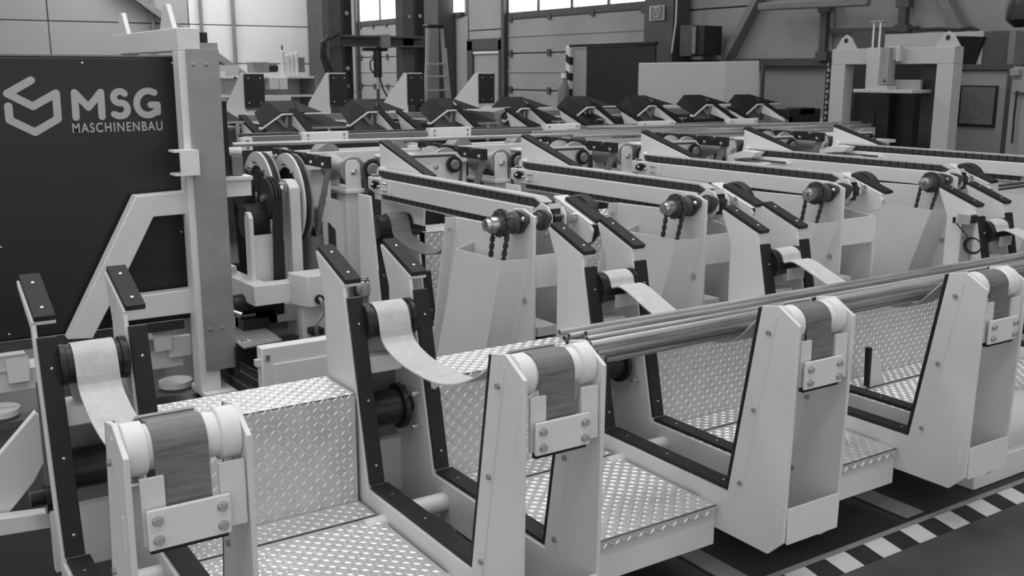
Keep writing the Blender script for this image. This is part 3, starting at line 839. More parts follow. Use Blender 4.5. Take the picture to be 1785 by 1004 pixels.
# ================================================================ ROLLER LANES
def hourglass(mb, cx, y0, y1, cz, R, r):
    """grooved drum turning about an axle along Y"""
    L = y1-y0
    prof = [(0, R*0.3), (0, R*0.96), (0.004, R), (0.02, R), (L*0.5-0.01, r), (L*0.5+0.01, r), (L-0.02, R), (L-0.004, R), (L, R*0.96), (L, R*0.3)]
    mb.lathe((cx, y0, cz), (0, 1, 0), prof, 40)
U0 = [2.63, 3.65, 4.68, 5.68, 6.70]
UL = ['leftmost roller stand on a square post, its chain hanging down', 'second roller stand from the left, drum facing the gap between slides', 'third roller stand from the left, behind the second feed slide',
      'fourth roller stand from the left', 'rightmost roller stand beside the long white cheek plate']
def roller_stand(s, label):
    t = thing('roller_stand', label, 'roller stand', (s-0.12, 5.6, 0), 'roller stands of the front lane')
    xa, xb = s-.205, s-.115
    ear = [(xa, 1.03), (xa, 1.175), (xa+.02, 1.20), (xb-.02, 1.20), (xb, 1.175), (xb+.01, 1.03)]
    MB().prism(ear, 'Y', 5.44, 5.45).build('cheek', 'white', t, bevel=0.0015)
    MB().prism(ear, 'Y', 5.755, 5.765).build('cheek', 'white', t, bevel=0.0015)
    MB().box(xa-.005, xb+.03, 5.43, 5.78, 1.008, 1.03).build('base_plate', 'white', t, bevel=0.003)
    m = MB(); hourglass(m, s-.150, 5.455, 5.75, 1.14, .080, .048); m.build('roller', 'galv', t)
    MB().box(xa+.01, xb+.01, 5.46, 5.60, .3, 1.008).build('post', 'white', t, bevel=0.004)
    MB().prism([(xb+.01, .9), (xb+.09, .9), (xb+.09, .62), (xb+.01, .5)], 'Y', 5.62, 5.63).build('gusset', 'white', t)
    MB().cyl((s-.145, 5.43, 1.135), (s-.145, 5.77, 1.135), .014, 14).build('axle', 'steel', t)
    MB().dome((s-.16, 5.44, 1.13), (0, -1, 0), .015, .014).build('axle_bolt', 'steel', t)
    s -= .045
    m = MB(); m.prism([(s+.058*math.cos(2*PI*i/36)*(1 if i % 2 else .9), 1.14+.058*math.sin(2*PI*i/36)*(1 if i % 2 else .9)) for i in range(36)], 'Y', 5.42, 5.434)
    m.build('sprocket', 'blackm', t)
    MB().cyl((s, 5.395, 1.14), (s, 5.42, 1.14), .04, 24, .008).build('hub', 'midgrey', t)
    m = MB()
    pts = [(s-.02, 5.415, .80), (s-.06, 5.415, 1.14)]+[(s+.06*math.cos(a), 5.415, 1.14+.06*math.sin(a)) for a in [PI*(8-k)/8 for k in range(1, 9)]]+[(s+.10, 5.415, .85)]
    for a, b in zip(pts, pts[1:]):
        n = max(1, round((Vector(b)-Vector(a)).length/.02))
        for j in range(n):
            p = Vector(a).lerp(Vector(b), j/n); q = Vector(a).lerp(Vector(b), (j+.88)/n)
            m.bar(p, q, .014, .012, (0, 1, 0))
    m.build('chain', 'chaindark', t, kind='stuff')
    return t
us = roller_stand(U0[0], UL[0])
for k in range(1, 5): dup(us, U0[k]-U0[0], UL[k])
def cheek_panel(s, label):
    t = thing('roller_housing', label, 'roller housing', (s, 5.55, .9), 'white roller housings between the stands')
    xa, xb = s-0.42, s+0.065
    yf = 5.48
    MB().prism([(xa, .93), (xa, 1.215), (xb-0.03, 1.215), (xb, 1.185), (xb, .93)], 'Y', yf, yf+0.01).build('front_panel', 'white', t, bevel=0.0015)
    MB().prism([(xa, .93), (xa, 1.205), (xb-0.03, 1.205), (xb, 1.175), (xb, .93)], 'Y', yf+0.22, yf+0.23).build('rear_panel', 'white', t)
    MB().box(xa, xb, yf+0.01, yf+0.22, .93, .94).build('bottom_panel', 'white', t)
    MB().box(xa, s-0.15, yf+0.01, yf+0.22, 1.19, 1.2).build('lid', 'white2', t)
    m = MB(); hourglass(m, s-.035, yf+.015, yf+.21, 1.145, .098, .055); m.build('roller', 'galv', t)
    m = MB(); m.prism([(s+0.052*math.cos(2*PI*i/36)*(1 if i % 2 else .9), 1.14+0.052*math.sin(2*PI*i/36)*(1 if i % 2 else .9)) for i in range(36)], 'Y', yf-0.03, yf-0.015)
    m.build('sprocket', 'blackm', t)
    MB().cyl((s, yf-0.05, 1.14), (s, yf-0.03, 1.14), .032, 20, .008).build('hub', 'midgrey', t)
    MB().dome((s-0.115, yf, 1.13), (0, -1, 0), .018, .014).build('bolt', 'steel', t)
    m = MB()
    a0 = [(xa, yf-0.022, 1.2), (s, yf-0.022, 1.197), (s+0.05, yf-0.022, 1.16), (s+0.055, yf-0.022, 1.13), (s+0.04, yf-0.022, .94)]
    for a, b in zip(a0, a0[1:]):
        n = max(1, round((Vector(b)-Vector(a)).length/.02))
        for j in range(n):
            p = Vector(a).lerp(Vector(b), j/n); q = Vector(a).lerp(Vector(b), (j+.85)/n)
            m.bar(p, q, .010, .013, (0, 0, 1) if abs(q.x-p.x) > abs(q.z-p.z) else (1, 0, 0))
    m.build('chain', 'chaindark', t, kind='stuff')
    MB().box(xa+0.1, xa+0.2, yf+0.05, yf+0.15, .1, .93).build('foot', 'white', t)
    return t
HL = ['leftmost white roller housing, right of the first feed slide', 'second white roller housing, left of the second roller lane gap', 'third white roller housing', 'fourth white roller housing, mostly behind the tubes', 'rightmost white roller housing at the end of the lane']
hp = cheek_panel(3.155, HL[0])
for k, s in enumerate((4.15, 5.16, 6.18, 7.14)): dup(hp, s-3.155, HL[k+1])

# second lane
lane = thing('roller_rail', 'long white rail of the rear roller lane beneath the long tubes', 'rail', (5, 6.2, 0))
MB().box(2.2, 8.2, 6.08, 6.14, 1.09, 1.2).build('front_rail', 'white', lane, bevel=0.004)
MB().box(2.2, 8.2, 6.28, 6.34, 1.09, 1.2).build('rear_rail', 'white', lane, bevel=0.004)
for k in range(6):
    MB().box(2.5+k*1.05, 2.6+k*1.05, 6.14, 6.28, .3, 1.1).build('leg', 'white', lane)
for k in range(11):
    m = MB(); hourglass(m, 2.63+.5*k, 6.15, 6.27, 1.165, .085, .055)
    tag(m.build('lane_roller', 'galv'), 'grey grooved roller under the long tubes, '+['leftmost of its lane', 'second from the left', 'third from the left', 'fourth from the left', 'fifth from the left', 'middle one of the eleven', 'fifth from the right', 'fourth from the right', 'third from the right', 'second from the right', 'rightmost of its lane'][k], 'roller', 'grooved rollers under the long tubes')
# notched black racks running between the lanes
RL = ['leftmost black notched rack with bright screws, above the large discs', 'second black notched rack between the roller lanes', 'third black notched rack between the roller lanes', 'fourth black notched rack between the roller lanes', 'rightmost black notched rack between the roller lanes']
for k in range(5):
    x = 2.24+1.02*k
    t = thing('notched_rack', RL[k], 'rack', (x, 5.8, 1.15), 'black notched racks')
    pol = [(5.28, 1.175), (6.12, 1.175)]
    top = [(6.12, 1.24)]
    for yy in (5.98, 5.8, 5.6, 5.42):
        top += [(yy+0.03, 1.24), (yy, 1.212), (yy-0.03, 1.24)]
    top += [(5.28, 1.24)]
    MB().prism(pol+top, 'X', x, x+0.03).build('rack_bar', 'black', t)
    m = MB()
    for yy in (6.05, 5.88, 5.70, 5.5, 5.33): m.dome((x, yy, 1.195), (-1, 0, 0), .014, .01)
    m.build('screws', 'steel', t, kind='stuff')
    MB().prism([(5.30, 1.175), (5.36, 1.175), (5.60, .75), (5.53, .75)], 'X', x+0.03, x+0.04).build('brace', 'galv', t)
    MB().prism([(5.78, 1.175), (5.86, 1.175), (5.61, .75), (5.54, .75)], 'X', x+0.03, x+0.04).build('brace', 'galv', t)
    MB().cyl((x+0.035, 5.57, .42), (x+0.035, 5.57, .76), .05, 14).build('post', 'midgrey', t)

# long tubes on the rear lane
GT = 'long steel tubes lying on the rear roller lane'
def tubeo(a, b, r, m, label, group, n=14):
    return tag(MB().pipe(a, b, r, r*0.72, n).build('steel_tube', m), label, 'tube', group)
TLL = [(1.98, 8.25, 6.08, 1.270, .0135, 'tube', 'longest steel tube on the rear lane, starting beside the grey motor bracket'),
       (4.36, 8.3, 6.11, 1.250, .019, 'tube2', 'dark steel tube of the long bundle, its open end nearest the hat shelves'),
       (4.5, 8.3, 6.05, 1.237, .014, 'tube', 'steel tube whose open end shows above the third feed slide'),
       (4.2, 8.3, 6.155, 1.262, .02, 'tube2', 'steel tube at the back of the long bundle'),
       (4.6, 8.4, 6.24, 1.262, .014, 'tube2', 'thin steel tube farthest back on the rear lane'),
       (4.75, 8.4, 6.20, 1.283, .014, 'tube', 'steel tube lying on top of the long bundle')]
for xa, xb, y, z, r, m_, lab in TLL:
    tubeo((xa, y, z), (xb, y+0.05, z-0.055 if xb > 8 else z), r, m_, lab, GT)

# tube bundle in the cradles
GB = 'steel tubes bundled in the front cradles'
ends = [(974.8, 580, 1.84), (984, 590, 1.84), (1029, 600.5, 1.78), (1033.7, 609.6, 1.80), (1040, 615.6, 1.80), (1049, 615, 1.83), (1047, 626, 1.84), (1056, 626, 1.85), (1070.5, 624, 1.90)]
EL = ['uppermost steel tube of the bundle, its end reaching furthest left', 'steel tube just under the uppermost one, end showing', 'steel tube with its end right of the cradle top, above the cluster', 'steel tube in the bundle, second of the right hand ends',
      'steel tube in the end cluster, left one of the middle pair', 'steel tube in the end cluster, right one of the middle pair', 'steel tube in the end cluster, bottom left', 'steel tube in the end cluster, bottom middle', 'lowest right steel tube of the bundle, its dark open end separate from the rest']
bund = [(P(a, b, X=c), l) for (a, b, c), l in zip(ends, EL)]
for k, (y, z) in enumerate(((2.490, .886), (2.462, .893), (2.436, .884), (2.410, .893), (2.384, .885), (2.358, .892), (2.334, .884), (2.476, .862), (2.450, .866), (2.424, .861), (2.396, .864), (2.370, .861))):
    bund.append((Vector((1.85+.009*(k*5 % 7), y, z)), 'steel tube in the upper layer of the bundle, %s behind the near face' % ('first', 'second', 'third', 'fourth', 'fifth', 'sixth', 'seventh')[k] if k < 7 else 'steel tube in the lower layer of the bundle, %s from the far side' % ('first', 'second', 'third', 'fourth', 'fifth')[k-7]))
TR = 0.0105
for i, (p, lab_) in enumerate(bund):
    q = Vector((7.2, p.y, p.z))
    if i in (2, 4, 7): q += Vector((0, 0.02, 0.012))
    if i in (8,): q += Vector((0, -0.02, 0.05))
    tubeo(p, q, TR, 'tube2' if i % 3 == 1 else 'tube', lab_, GB, 16)

# ================================================================ LEFT PORTAL, PANEL
t = thing('portal_frame', 'left pale steel portal with lifting lugs and a bolted grey strip on its near post', 'portal', (1.5, 5.2, 0))
MB().box(1.435, 1.545, 5.15, 5.26, .06, 1.80).build('post', 'white', t, bevel=0.004)
MB().box(1.435, 1.545, 6.36, 6.47, .06, 1.80).build('post', 'white', t, bevel=0.004)
MB().box(1.435, 1.545, 5.15, 6.47, 1.80, 1.91).build('cross_beam', 'white', t, bevel=0.004)
MB().box(1.47, 1.63, 5.135, 5.148, .17, 1.81).build('cover_strip', 'galv', t, bevel=0.002)
MB().box(1.545, 1.63, 5.148, 5.30, .17, 1.84).build('cover_return', 'galv', t)
m = MB()
for zz in (1.735, .395):
    for xx in (1.50, 1.565): m.dome((xx, 5.135, zz), (0, -1, 0), .010, .008)
m.build('strip_bolts', 'galv', t, kind='stuff')
MB().box(1.556, 1.585, 5.16, 5.2, 1.84, 1.89).build('end_cap', 'black', t)
for yy in (5.36, 6.30):
    MB().prism([(yy-.12, 1.91), (yy+.12, 1.91), (yy+.03, 2.03), (yy-.03, 2.03)], 'X', 1.44, 1.465).build('lifting_lug', 'white', t, bevel=0.003)
MB().box(1.44, 1.70, 5.08, 5.34, .035, .06).build('foot_plate', 'white', t)
MB().lathe((1.40, 5.5, .012), (0, 0, 1), [(0, .09), (0.03, .09), (0.035, .07)], 28).build('levelling_foot', 'white', t)
# brace of the panel frame
BY = 5.22
m = MB()
def xz(px, py): 
    p = P(px, py, Y=BY); return (p.x, p.z)
m.prism([xz(237, 342), xz(338, 333), xz(338, 372), xz(268, 378), xz(224, 470), xz(162, 590), xz(118, 592)], 'Y', BY, BY+0.09)
m.build('knee_brace', 'white', t, bevel=0.004)
m = MB(); m.prism([xz(215, 520), xz(345, 503), xz(345, 545), xz(200, 563)], 'Y', BY+0.005, BY+0.085)
m.build('lower_rail', 'white', t, bevel=0.004)
m = MB()
p0, p1, p2, p3 = P(313, 266, Y=5.08), P(346, 270, Y=5.08), P(346, 305, Y=5.08), P(313, 300, Y=5.08)
m.box(p0.x, p1.x, 5.07, 5.078, p2.z, p0.z+0.01); m.box(p0.x-0.03, p1.x, 5.078, 5.17, p0.z, p0.z+0.010); m.box(p0.x-0.03, p1.x, 5.078, 5.17, p2.z, p2.z+0.010)
m.build('channel_bracket', 'white2', t)

pn = thing('logo_panel', 'large anthracite guard panel with the pale MSG MASCHINENBAU logo', 'panel', (0.6, 5.35, .414))
PY = 5.35
MB().box(-1.6, 1.487, PY, PY+0.03, .414, 1.772).build('panel_sheet', 'dark', pn, bevel=0.012)
MB().box(-1.6, 1.487, PY+0.002, PY+0.028, 1.7725, 1.780).build('top_edge', 'midgrey', pn)
MB().box(-1.6, 1.43, PY+0.01, PY+0.06, .36, .41).build('bottom_rail', 'darkgrey', pn)
m = MB()
for px, py in ((143, 110), (300, 110), (316, 404), (16, 583), (1, 431)):
    p = P(px, py, Y=PY); m.dome((p.x, PY, p.z), (0, -1, 0), .007, .006)
m.build('rivets', 'steel', pn, kind='stuff')
def strokes(paths, w, name, mm, parent, y, th=0.002):
    m = MB()
    cnt = 0
    for k, pts in enumerate(paths):
        for a, b in zip(pts, pts[1:]):
            cnt += 1
            a_, b_ = Vector((a[0], 0, a[1])), Vector((b[0], 0, b[1]))
            d = (b_-a_); L = d.length
            if L < 1e-6: continue
            d.normalize(); nrm = Vector((-d.z, 0, d.x))
            pol = []
            for i in range(9):
                an = -PI/2+PI*i/8
                v = b_+(d*math.cos(an)+nrm*math.sin(an))*w/2
                pol.append((v.x, v.z))
            for i in range(9):
                an = PI/2+PI*i/8
                v = a_+(d*math.cos(an)+nrm*math.sin(an))*w/2
                pol.append((v.x, v.z))
            m.prism(pol, 'Y', y-th-0.00006*cnt, y-0.0003+0.00001*cnt)
    return m.build(name, mm, parent, smooth=False)
def Q(zx, zy):   # point of the 3.967x close-up of the logo
    p = P(zx/3.967, zy/3.967, Y=PY); return (p.x, p.z)
sw = 0.036
em = [[Q(213, 555), Q(50, 648), Q(228, 735), Q(386, 645), Q(400, 815), Q(245, 912), Q(68, 832), Q(57, 735)]]
em = [[Q(213, 555), Q(50, 648), Q(228, 735), Q(386, 645), Q(400, 822), Q(243, 914), Q(66, 830), Q(57, 735)]]
strokes(em, sw, 'hexagon_logo', 'print', pn, PY)
def arcQ(cx, cy, rx, ry, a0, a1, n=14):
    return [Q(cx+rx*math.cos(math.radians(lerp(a0, a1, i/n))), cy-ry*math.sin(math.radians(lerp(a0, a1, i/n)))) for i in range(n+1)]
strokes([[Q(526, 812), Q(514, 640)], [Q(514, 640), Q(612, 742)], [Q(612, 742), Q(695, 638)], [Q(695, 638), Q(706, 806)]], sw*0.93, 'letter_m', 'print', pn, PY)
strokes([arcQ(826, 672, 42, 40, 38, 268) + arcQ(838, 757, 43, 45, 88, -95) + [Q(820, 802), Q(790, 790)]], sw*0.90, 'letter_s', 'print', pn, PY)
strokes([[Q(1066, 640)] + arcQ(1022, 712, 78, 84, 62, 330) + [Q(1090, 776), Q(1088, 724), Q(1042, 725)]], sw*0.90, 'letter_g', 'print', pn, PY)
cu = bpy.data.curves.new('lettering', 'FONT')
cu.body = 'MASCHINENBAU'
cu.size = 0.0645; cu.extrude = 0.001; cu.space_character = 1.19; cu.offset = 0.0008
tmp = bpy.data.objects.new('tmp', cu); COL.objects.link(tmp)
bpy.context.view_layer.update()
me = bpy.data.meshes.new_from_object(tmp)
bpy.data.objects.remove(tmp)
me.materials.append(M['print'])
xs_ = [v.co.x for v in me.vertices]
a_, b_ = Q(503, 918), Q(1125, 900)
sc_ = (b_[0]-a_[0])/(max(xs_)-min(xs_))
for v in me.vertices:
    v.co = Vector(((v.co.x-min(xs_))*sc_, v.co.z, v.co.y*1.0))
lt = bpy.data.objects.new('lettering', me); COL.objects.link(lt); lt.parent = pn
lt.location = Vector((a_[0], PY-0.002, a_[1]))-pn.location

# machine base behind the left cradle
t = thing('cover_plinth', 'pale machine plinth with rectangular cover boxes under the logo panel', 'plinth', (0.9, 5.5, 0))
MB().box(-1.6, 1.43, 5.42, 5.6, .14, .25).build('sill_beam', 'white', t, bevel=0.004)
for px0, px1, pz0, pz1 in ((12, 52, .19, .32), (297, 337, .2, .315)):
    a, b = P(px0, 640, Y=5.38), P(px1, 640, Y=5.38)
    MB().box(a.x, b.x, 5.38, 5.42, pz0, pz1).build('cover_box', 'white2', t, bevel=0.006)
MB().box(.1, .66, 5.40, 5.6, .25, .33).build('block', 'white', t, bevel=0.004)
a, b = P(268, 600, Y=5.39), P(298, 600, Y=5.39)
MB().box(a.x, b.x, 5.36, 5.6, .25, .35).build('block', 'white', t, bevel=0.004)
MB().box(a.x-0.01, b.x+0.005, 5.34, 5.5, .35, .362).build('block_cap', 'galv', t)
a = P(243, 606, Y=5.40)
MB().box(a.x, a.x+0.07, 5.40, 5.43, .25, .31).build('sign_plate', 'galv', t)
tag(MB().lathe((0.52, 5.5, .012), (0, 0, 1), [(0, .1), (0.03, .1), (0.035, .08)], 28).build('levelling_foot', 'white2'), 'round pale levelling foot on the floor at the left edge', 'foot')

# inclined brace, arm and wheel at the lower left
t = thing('infeed_arm', 'pale inclined plate and arm left of the nearest cradle', 'arm', (0.3, 3.3, .3))
def pz(pts, Y, y2, mb):
    mb.prism([(P(a, b, Y=Y).x, P(a, b, Y=Y).z) for a, b in pts], 'Y', Y, y2)
m = MB(); pz([(-60, 862), (62, 718), (100, 760), (60, 840), (8, 905), (-60, 905)], 3.30, 3.33, m); m.build('inclined_plate', 'white', t, bevel=0.003)
m = MB(); pz([(-60, 912), (92, 893), (92, 920), (-60, 945)], 3.24, 3.29, m); m.build('arm_rail', 'white2', t, bevel=0.003)
m = MB(); m.cyl(P(52, 870, Y=3.2), P(52, 870, Y=3.2)+Vector((0.06, 0, 0)), .028, 14); m.cyl(P(78, 870, Y=3.2), P(78, 870, Y=3.2)+Vector((0.04, 0, 0)), .045, 16)
m.build('drive_hub', 'blackm', t)
m = MB()
c = Vector((0.275, 2.80, .175))
m.lathe(c, (-0.35, -0.9, 0.2), [(0, .1), (0, .155), (0.02, .165), (0.06, .165), (0.065, .15), (0.066, .06), (0.03, .05)], 40)
t = thing('rubber_wheel', 'black rubber wheel cropped by the lower left corner', 'wheel', (c.x, c.y, 0))
m.build('tyre', 'rubber', t)
MB().lathe(c+Vector((-0.35, -0.9, 0.2)).normalized()*0.03, (-0.35, -0.9, 0.2), [(0, .14), (0.032, .14), (0.034, .05), (0.045, .03)], 32).build('rim', 'darkgrey', t)

# shelf bracket with motor by the left portal
t = thing('shelf_bracket', 'pale bracket shelf on the right side of the left portal', 'bracket', (1.7, 5.3, 1.06))
MB().box(1.632, 1.80, 5.22, 5.40, 1.145, 1.165).build('shelf_top', 'white', t, bevel=0.002)
MB().box(1.632, 1.795, 5.24, 5.38, 1.06, 1.145).build('beam', 'white', t)
t = thing('motor_block', 'grey motor block with a black column standing on the bracket shelf', 'motor', (1.7, 5.3, 1.166))
MB().box(1.655, 1.70, 5.28, 5.36, 1.22, 1.55).build('black_column', 'black', t)
MB().box(1.655, 1.70, 5.27, 5.37, 1.55, 1.57).build('cap', 'galv', t)
MB().box(1.66, 1.69, 5.26, 5.36, 1.166, 1.22).build('neck', 'blackm', t)
MB().box(1.705, 1.765, 5.26, 5.38, 1.167, 1.27).build('motor_body', 'midgrey', t, bevel=0.006)
MB().cyl((1.70, 5.32, 1.29), (1.775, 5.32, 1.29), .022, 14).build('white_roll', 'roller', t)

# large discs and belt pulleys
DL = [(2.07, 5.93, 'leftmost large pale ringed disc under the notched rack'), (2.17, 5.72, 'large pale ringed disc beside the pulley post')]
for x, y, lab in DL:
    t = thing('feed_disc', lab, 'disc', (x, y, .7), 'large ringed feed discs')
    R = .27
    cz = .965
    MB().lathe((x, y, cz), (1, 0, 0), [(0, R*0.70), (0, R), (0.012, R), (0.012, R*.70)], 56, closed=True).build('ring', 'white', t)
    MB().lathe((x+0.013, y, cz), (1, 0, 0), [(0, R*0.12), (0, R*0.95), (0.02, R*0.95), (0.02, R*.12)], 48, closed=True).build('inner_disc', 'rubber', t)
    MB().lathe((x+0.05, y, cz), (1, 0, 0), [(0, R*0.8), (0, R*0.98), (0.01, R*0.98), (0.01, R*.8)], 48, closed=True).build('rear_ring', 'galv', t)
    m = MB()
    for k in range(10):
        a = 2*PI*k/10+0.3
        m.cyl((x-0.02, y+R*.78*math.cos(a), cz+R*.78*math.sin(a)), (x+0.06, y+R*.78*math.cos(a), cz+R*.78*math.sin(a)), .012, 8)
    m.build('spacer_bolts', 'steel', t, kind='stuff')
    MB().cyl((x-0.06, y, cz), (x+0.1, y, cz), .03, 16).build('axle', 'galv', t)
for k, (px, py, Y, lab) in enumerate(((470, 345, 5.5, 'black ribbed belt pulley in front of the large discs'), (424, 330, 5.75, 'black belt pulley half hidden beside the bracket shelf'))):
    c = P(px, py, Y=Y)
    t = thing('belt_pulley', lab, 'pulley', c, 'black belt pulleys')
    m = MB(); m.lathe(c-Vector((0.03, 0, 0)), (1, 0, 0), [(0, .03), (0, .115), (0.01, .12), (0.014, .108), (0.02, .108), (0.024, .12), (0.03, .12), (0.034, .108), (0.04, .108), (0.044, .12), (0.05, .12), (0.054, .108), (0.06, .115), (0.065, .03)], 40)
    m.build('pulley_body', 'rubber', t)
    MB().cyl(c-Vector((0.05, 0, 0)), c-Vector((0.03, 0, 0)), .022, 14).build('hub', 'steel', t)
    m = MB()
    for s_ in (1, -1):
        a0 = c+Vector((0.0, s_*.118, 0)); b0 = Vector((c.x, c.y+s_*0.045-0.02, .35))
        m.bar(a0, b0, .012, .055, (1, 0, 0))
    m.build('belt', 'rubber', t)
t = thing('pulley_post', 'tall white plate post with a chamfered top right of the pulley', 'post', (2.15, 5.5, 0))
a, b = P(505, 330, Y=5.47), P(523, 330, Y=5.47)
zt_ = P(515, 318, Y=5.47).z
MB().prism([(5.47, .2), (5.47, zt_-.03), (5.53, zt_+.01), (5.60, zt_+.01), (5.60, .2)], 'X', a.x, b.x).build('plate', 'white', t, bevel=0.003)
MB().box(a.x-.065, a.x-.005, 5.49, 5.53, zt_-.06, zt_).build('bearing_block', 'galv', t, bevel=0.006)
MB().ball((a.x-.04, 5.485, zt_-.035), .024).build('bolt', 'steel', t)
t = thing('guard_post', 'short white rounded plate in front of a dark drum, left of the pulley belt', 'guard', (1.9, 5.5, 0))
a = P(433, 370, Y=5.44)
MB().prism([(5.40, .4), (5.40, a.z-.03), (5.43, a.z), (5.46, a.z), (5.48, a.z-.03), (5.48, .4)], 'X', a.x-.012, a.x+.012).build('rounded_bar', 'white2', t, bevel=0.003)
q = P(475, 408, Y=5.46)
MB().box(a.x+.013, q.x, 5.45, 5.47, .3, q.z).build('front_sheet', 'white', t)
MB().cyl((a.x+.014, 5.58, q.z+.07), (q.x, 5.58, q.z+.07), .095, 28).build('dark_drum', 'rubber', t)
t = thing('low_frame', 'pale L shaped low frame of square tube right of the portal post', 'frame', (1.8, 5.0, .45))
MB().prism([(1.79, 5.27), (2.2, 5.27), (2.2, 5.37), (1.885, 5.37), (1.86, 5.9), (1.765, 5.9)], 'Z', .45, .562).build('square_tube', 'white', t, bevel=0.004)
MB().box(1.76, 1.84, 5.7, 5.78, .562, .60).build('lug', 'white', t)
MB().box(1.77, 1.85, 5.8, 5.9, .013, .45).build('leg', 'white', t)
t = thing('gearbox_cover', 'pale box cover with a metal hose on its face', 'cover', (2.1, 5.2, 0))
bx_ = P(536, 482, Y=5.12).x
MB().prism([(bx_-.045, 5.24), (bx_, 5.12), (bx_+.16, 5.12), (bx_+.16, 5.30), (bx_-.045, 5.30)], 'Z', P(536, 537, Y=5.12).z, P(536, 482, Y=5.12).z).build('box', 'white', t, bevel=0.005)
MB().box(bx_-.01, bx_+.16, 5.20, 5.26, .1, P(536, 537, Y=5.12).z).build('lower_plate', 'white', t)
m = MB()
a = P(557, 522, Y=5.11)
m.sweep(catmull3([a+Vector((0, 0.03, 0)), a+Vector((0, -0.02, 0)), P(563, 545, Y=5.09), P(553, 562, Y=5.09), P(552, 575, Y=5.10), P(553, 592, Y=5.14)]), .011, 10)
m.build('metal_hose', 'galv', t)
MB().cyl(a+Vector((0, 0.02, 0)), a+Vector((0, -0.006, 0)), .026, 16).build('grommet', 'blackm', t)
b_ = P(553, 578, Y=5.14)
MB().box(b_.x-0.035, b_.x+0.035, 5.12, 5.2, b_.z-0.018, b_.z+0.018).build('hose_clamp', 'black', t, bevel=0.004)
t = thing('control_cabinet', 'low pale control cabinet with a recessed lid behind the first platform', 'cabinet', (1.65, 4.3, 0))
MB().box(1.478, 2.1, 4.30, 4.365, .03, .485).build('body', 'white2', t, bevel=0.006)
MB().box(1.53, 2.1, 4.292, 4.3, .25, .405).build('lid', 'white2', t, bevel=0.003)
MB().box(1.497, 1.515, 4.294, 4.3, .425, .45).build('tag_plate', 'midgrey', t)
MB().box(1.455, 1.478, 4.31, 4.34, .40, .43).build('hinge', 'white', t)
# grey plate with the round R mark
t = thing('marked_plate', 'grey flat plate carrying a round black and white letter mark', 'plate', P(430, 575, Z=.30))
pp = [P(360, 560, Z=.30), P(425, 606, Z=.30), P(492, 592, Z=.30), P(388, 520, Z=.30)]
MB().prism([(v.x, v.y) for v in pp], 'Z', .292, .30).build('plate', 'galv', t)
c = P(426, 594, Z=.301)
MB().lathe((c.x, c.y, .3003), (0, 0, 1), [(0, .043), (0.0006, .043)], 32).build('mark_disc', 'signw', t)
MB().lathe((c.x, c.y, .3003), (0, 0, 1), [(0.0002, .034), (0.001, .034), (0.001, .039), (0.0002, .039)], 32, closed=True).build('mark_ring', 'black', t)
m = MB()
def st3(a, b):
    m.bar((c.x+a[0], c.y+a[1], .3012), (c.x+b[0], c.y+b[1], .3012), .007, .001)
for a, b in (((-.014, -.022), (-.014, .022)), ((-.014, .02), (.012, .018)), ((.012, .018), (.012, .002)), ((.012, .002), (-.012, 0)), ((-.004, 0), (.014, -.022))): st3(a, b)
m.build('letter_r', 'black', t)
m = MB(); m.box(1.62, 1.86, 5.1, 5.6, .10, .285); m.build('under_block', 'blackm', t)
t = thing('cable_bundle', 'bundle of dark cables on the floor beside the portal post', 'cables', (1.7, 5.0, 0))
for k in range(9):
    z = .03+.018*k
    m = MB()
    m.sweep([(1.62-.01*k, 5.6, z+.05), (1.60+.006*k, 5.2-.02*k, z+.02), (1.62+.01*k, 4.9-.02*k, z), (1.72+.01*k, 4.65-.01*k, z), (1.9, 4.55, z)], .009, 8)
    m.build('cable', 'rubber' if k % 3 else 'darkgrey', t)
t = thing('drive_motor', 'dark motor under the low pale frame', 'motor', (1.8, 5.3, .4))
MB().cyl((1.72, 5.45, .43), (1.95, 5.45, .43), .06, 20).build('motor_body', 'blackm', t)
MB().box(1.75, 1.9, 5.36, 5.5, .3, .36).build('terminal_box', 'blackm', t)
MB().cyl((1.68, 5.35, .42), (1.73, 5.32, .40), .018, 10).build('fitting', 'steel', t)
t = thing('rear_base', 'grey steel base structure behind the pulleys and roller stands', 'base', (3.5, 5.9, 0))
for (x0, x1, y0, y1, z0, z1, mm) in ((1.75, 7.6, 5.45, 5.75, .30, .40, 'white'), (1.75, 8.2, 6.1, 6.3, .2, .30, 'white'), (2.25, 2.38, 5.7, 5.8, .4, .9, 'midgrey'), (1.72, 1.82, 6.0, 6.1, .3, 1.1, 'darkgrey'), (2.2, 8.2, 6.4, 6.42, .25, .9, 'darkgrey')):
    MB().box(x0, x1, y0, y1, z0, z1).build('beam', mm, t)

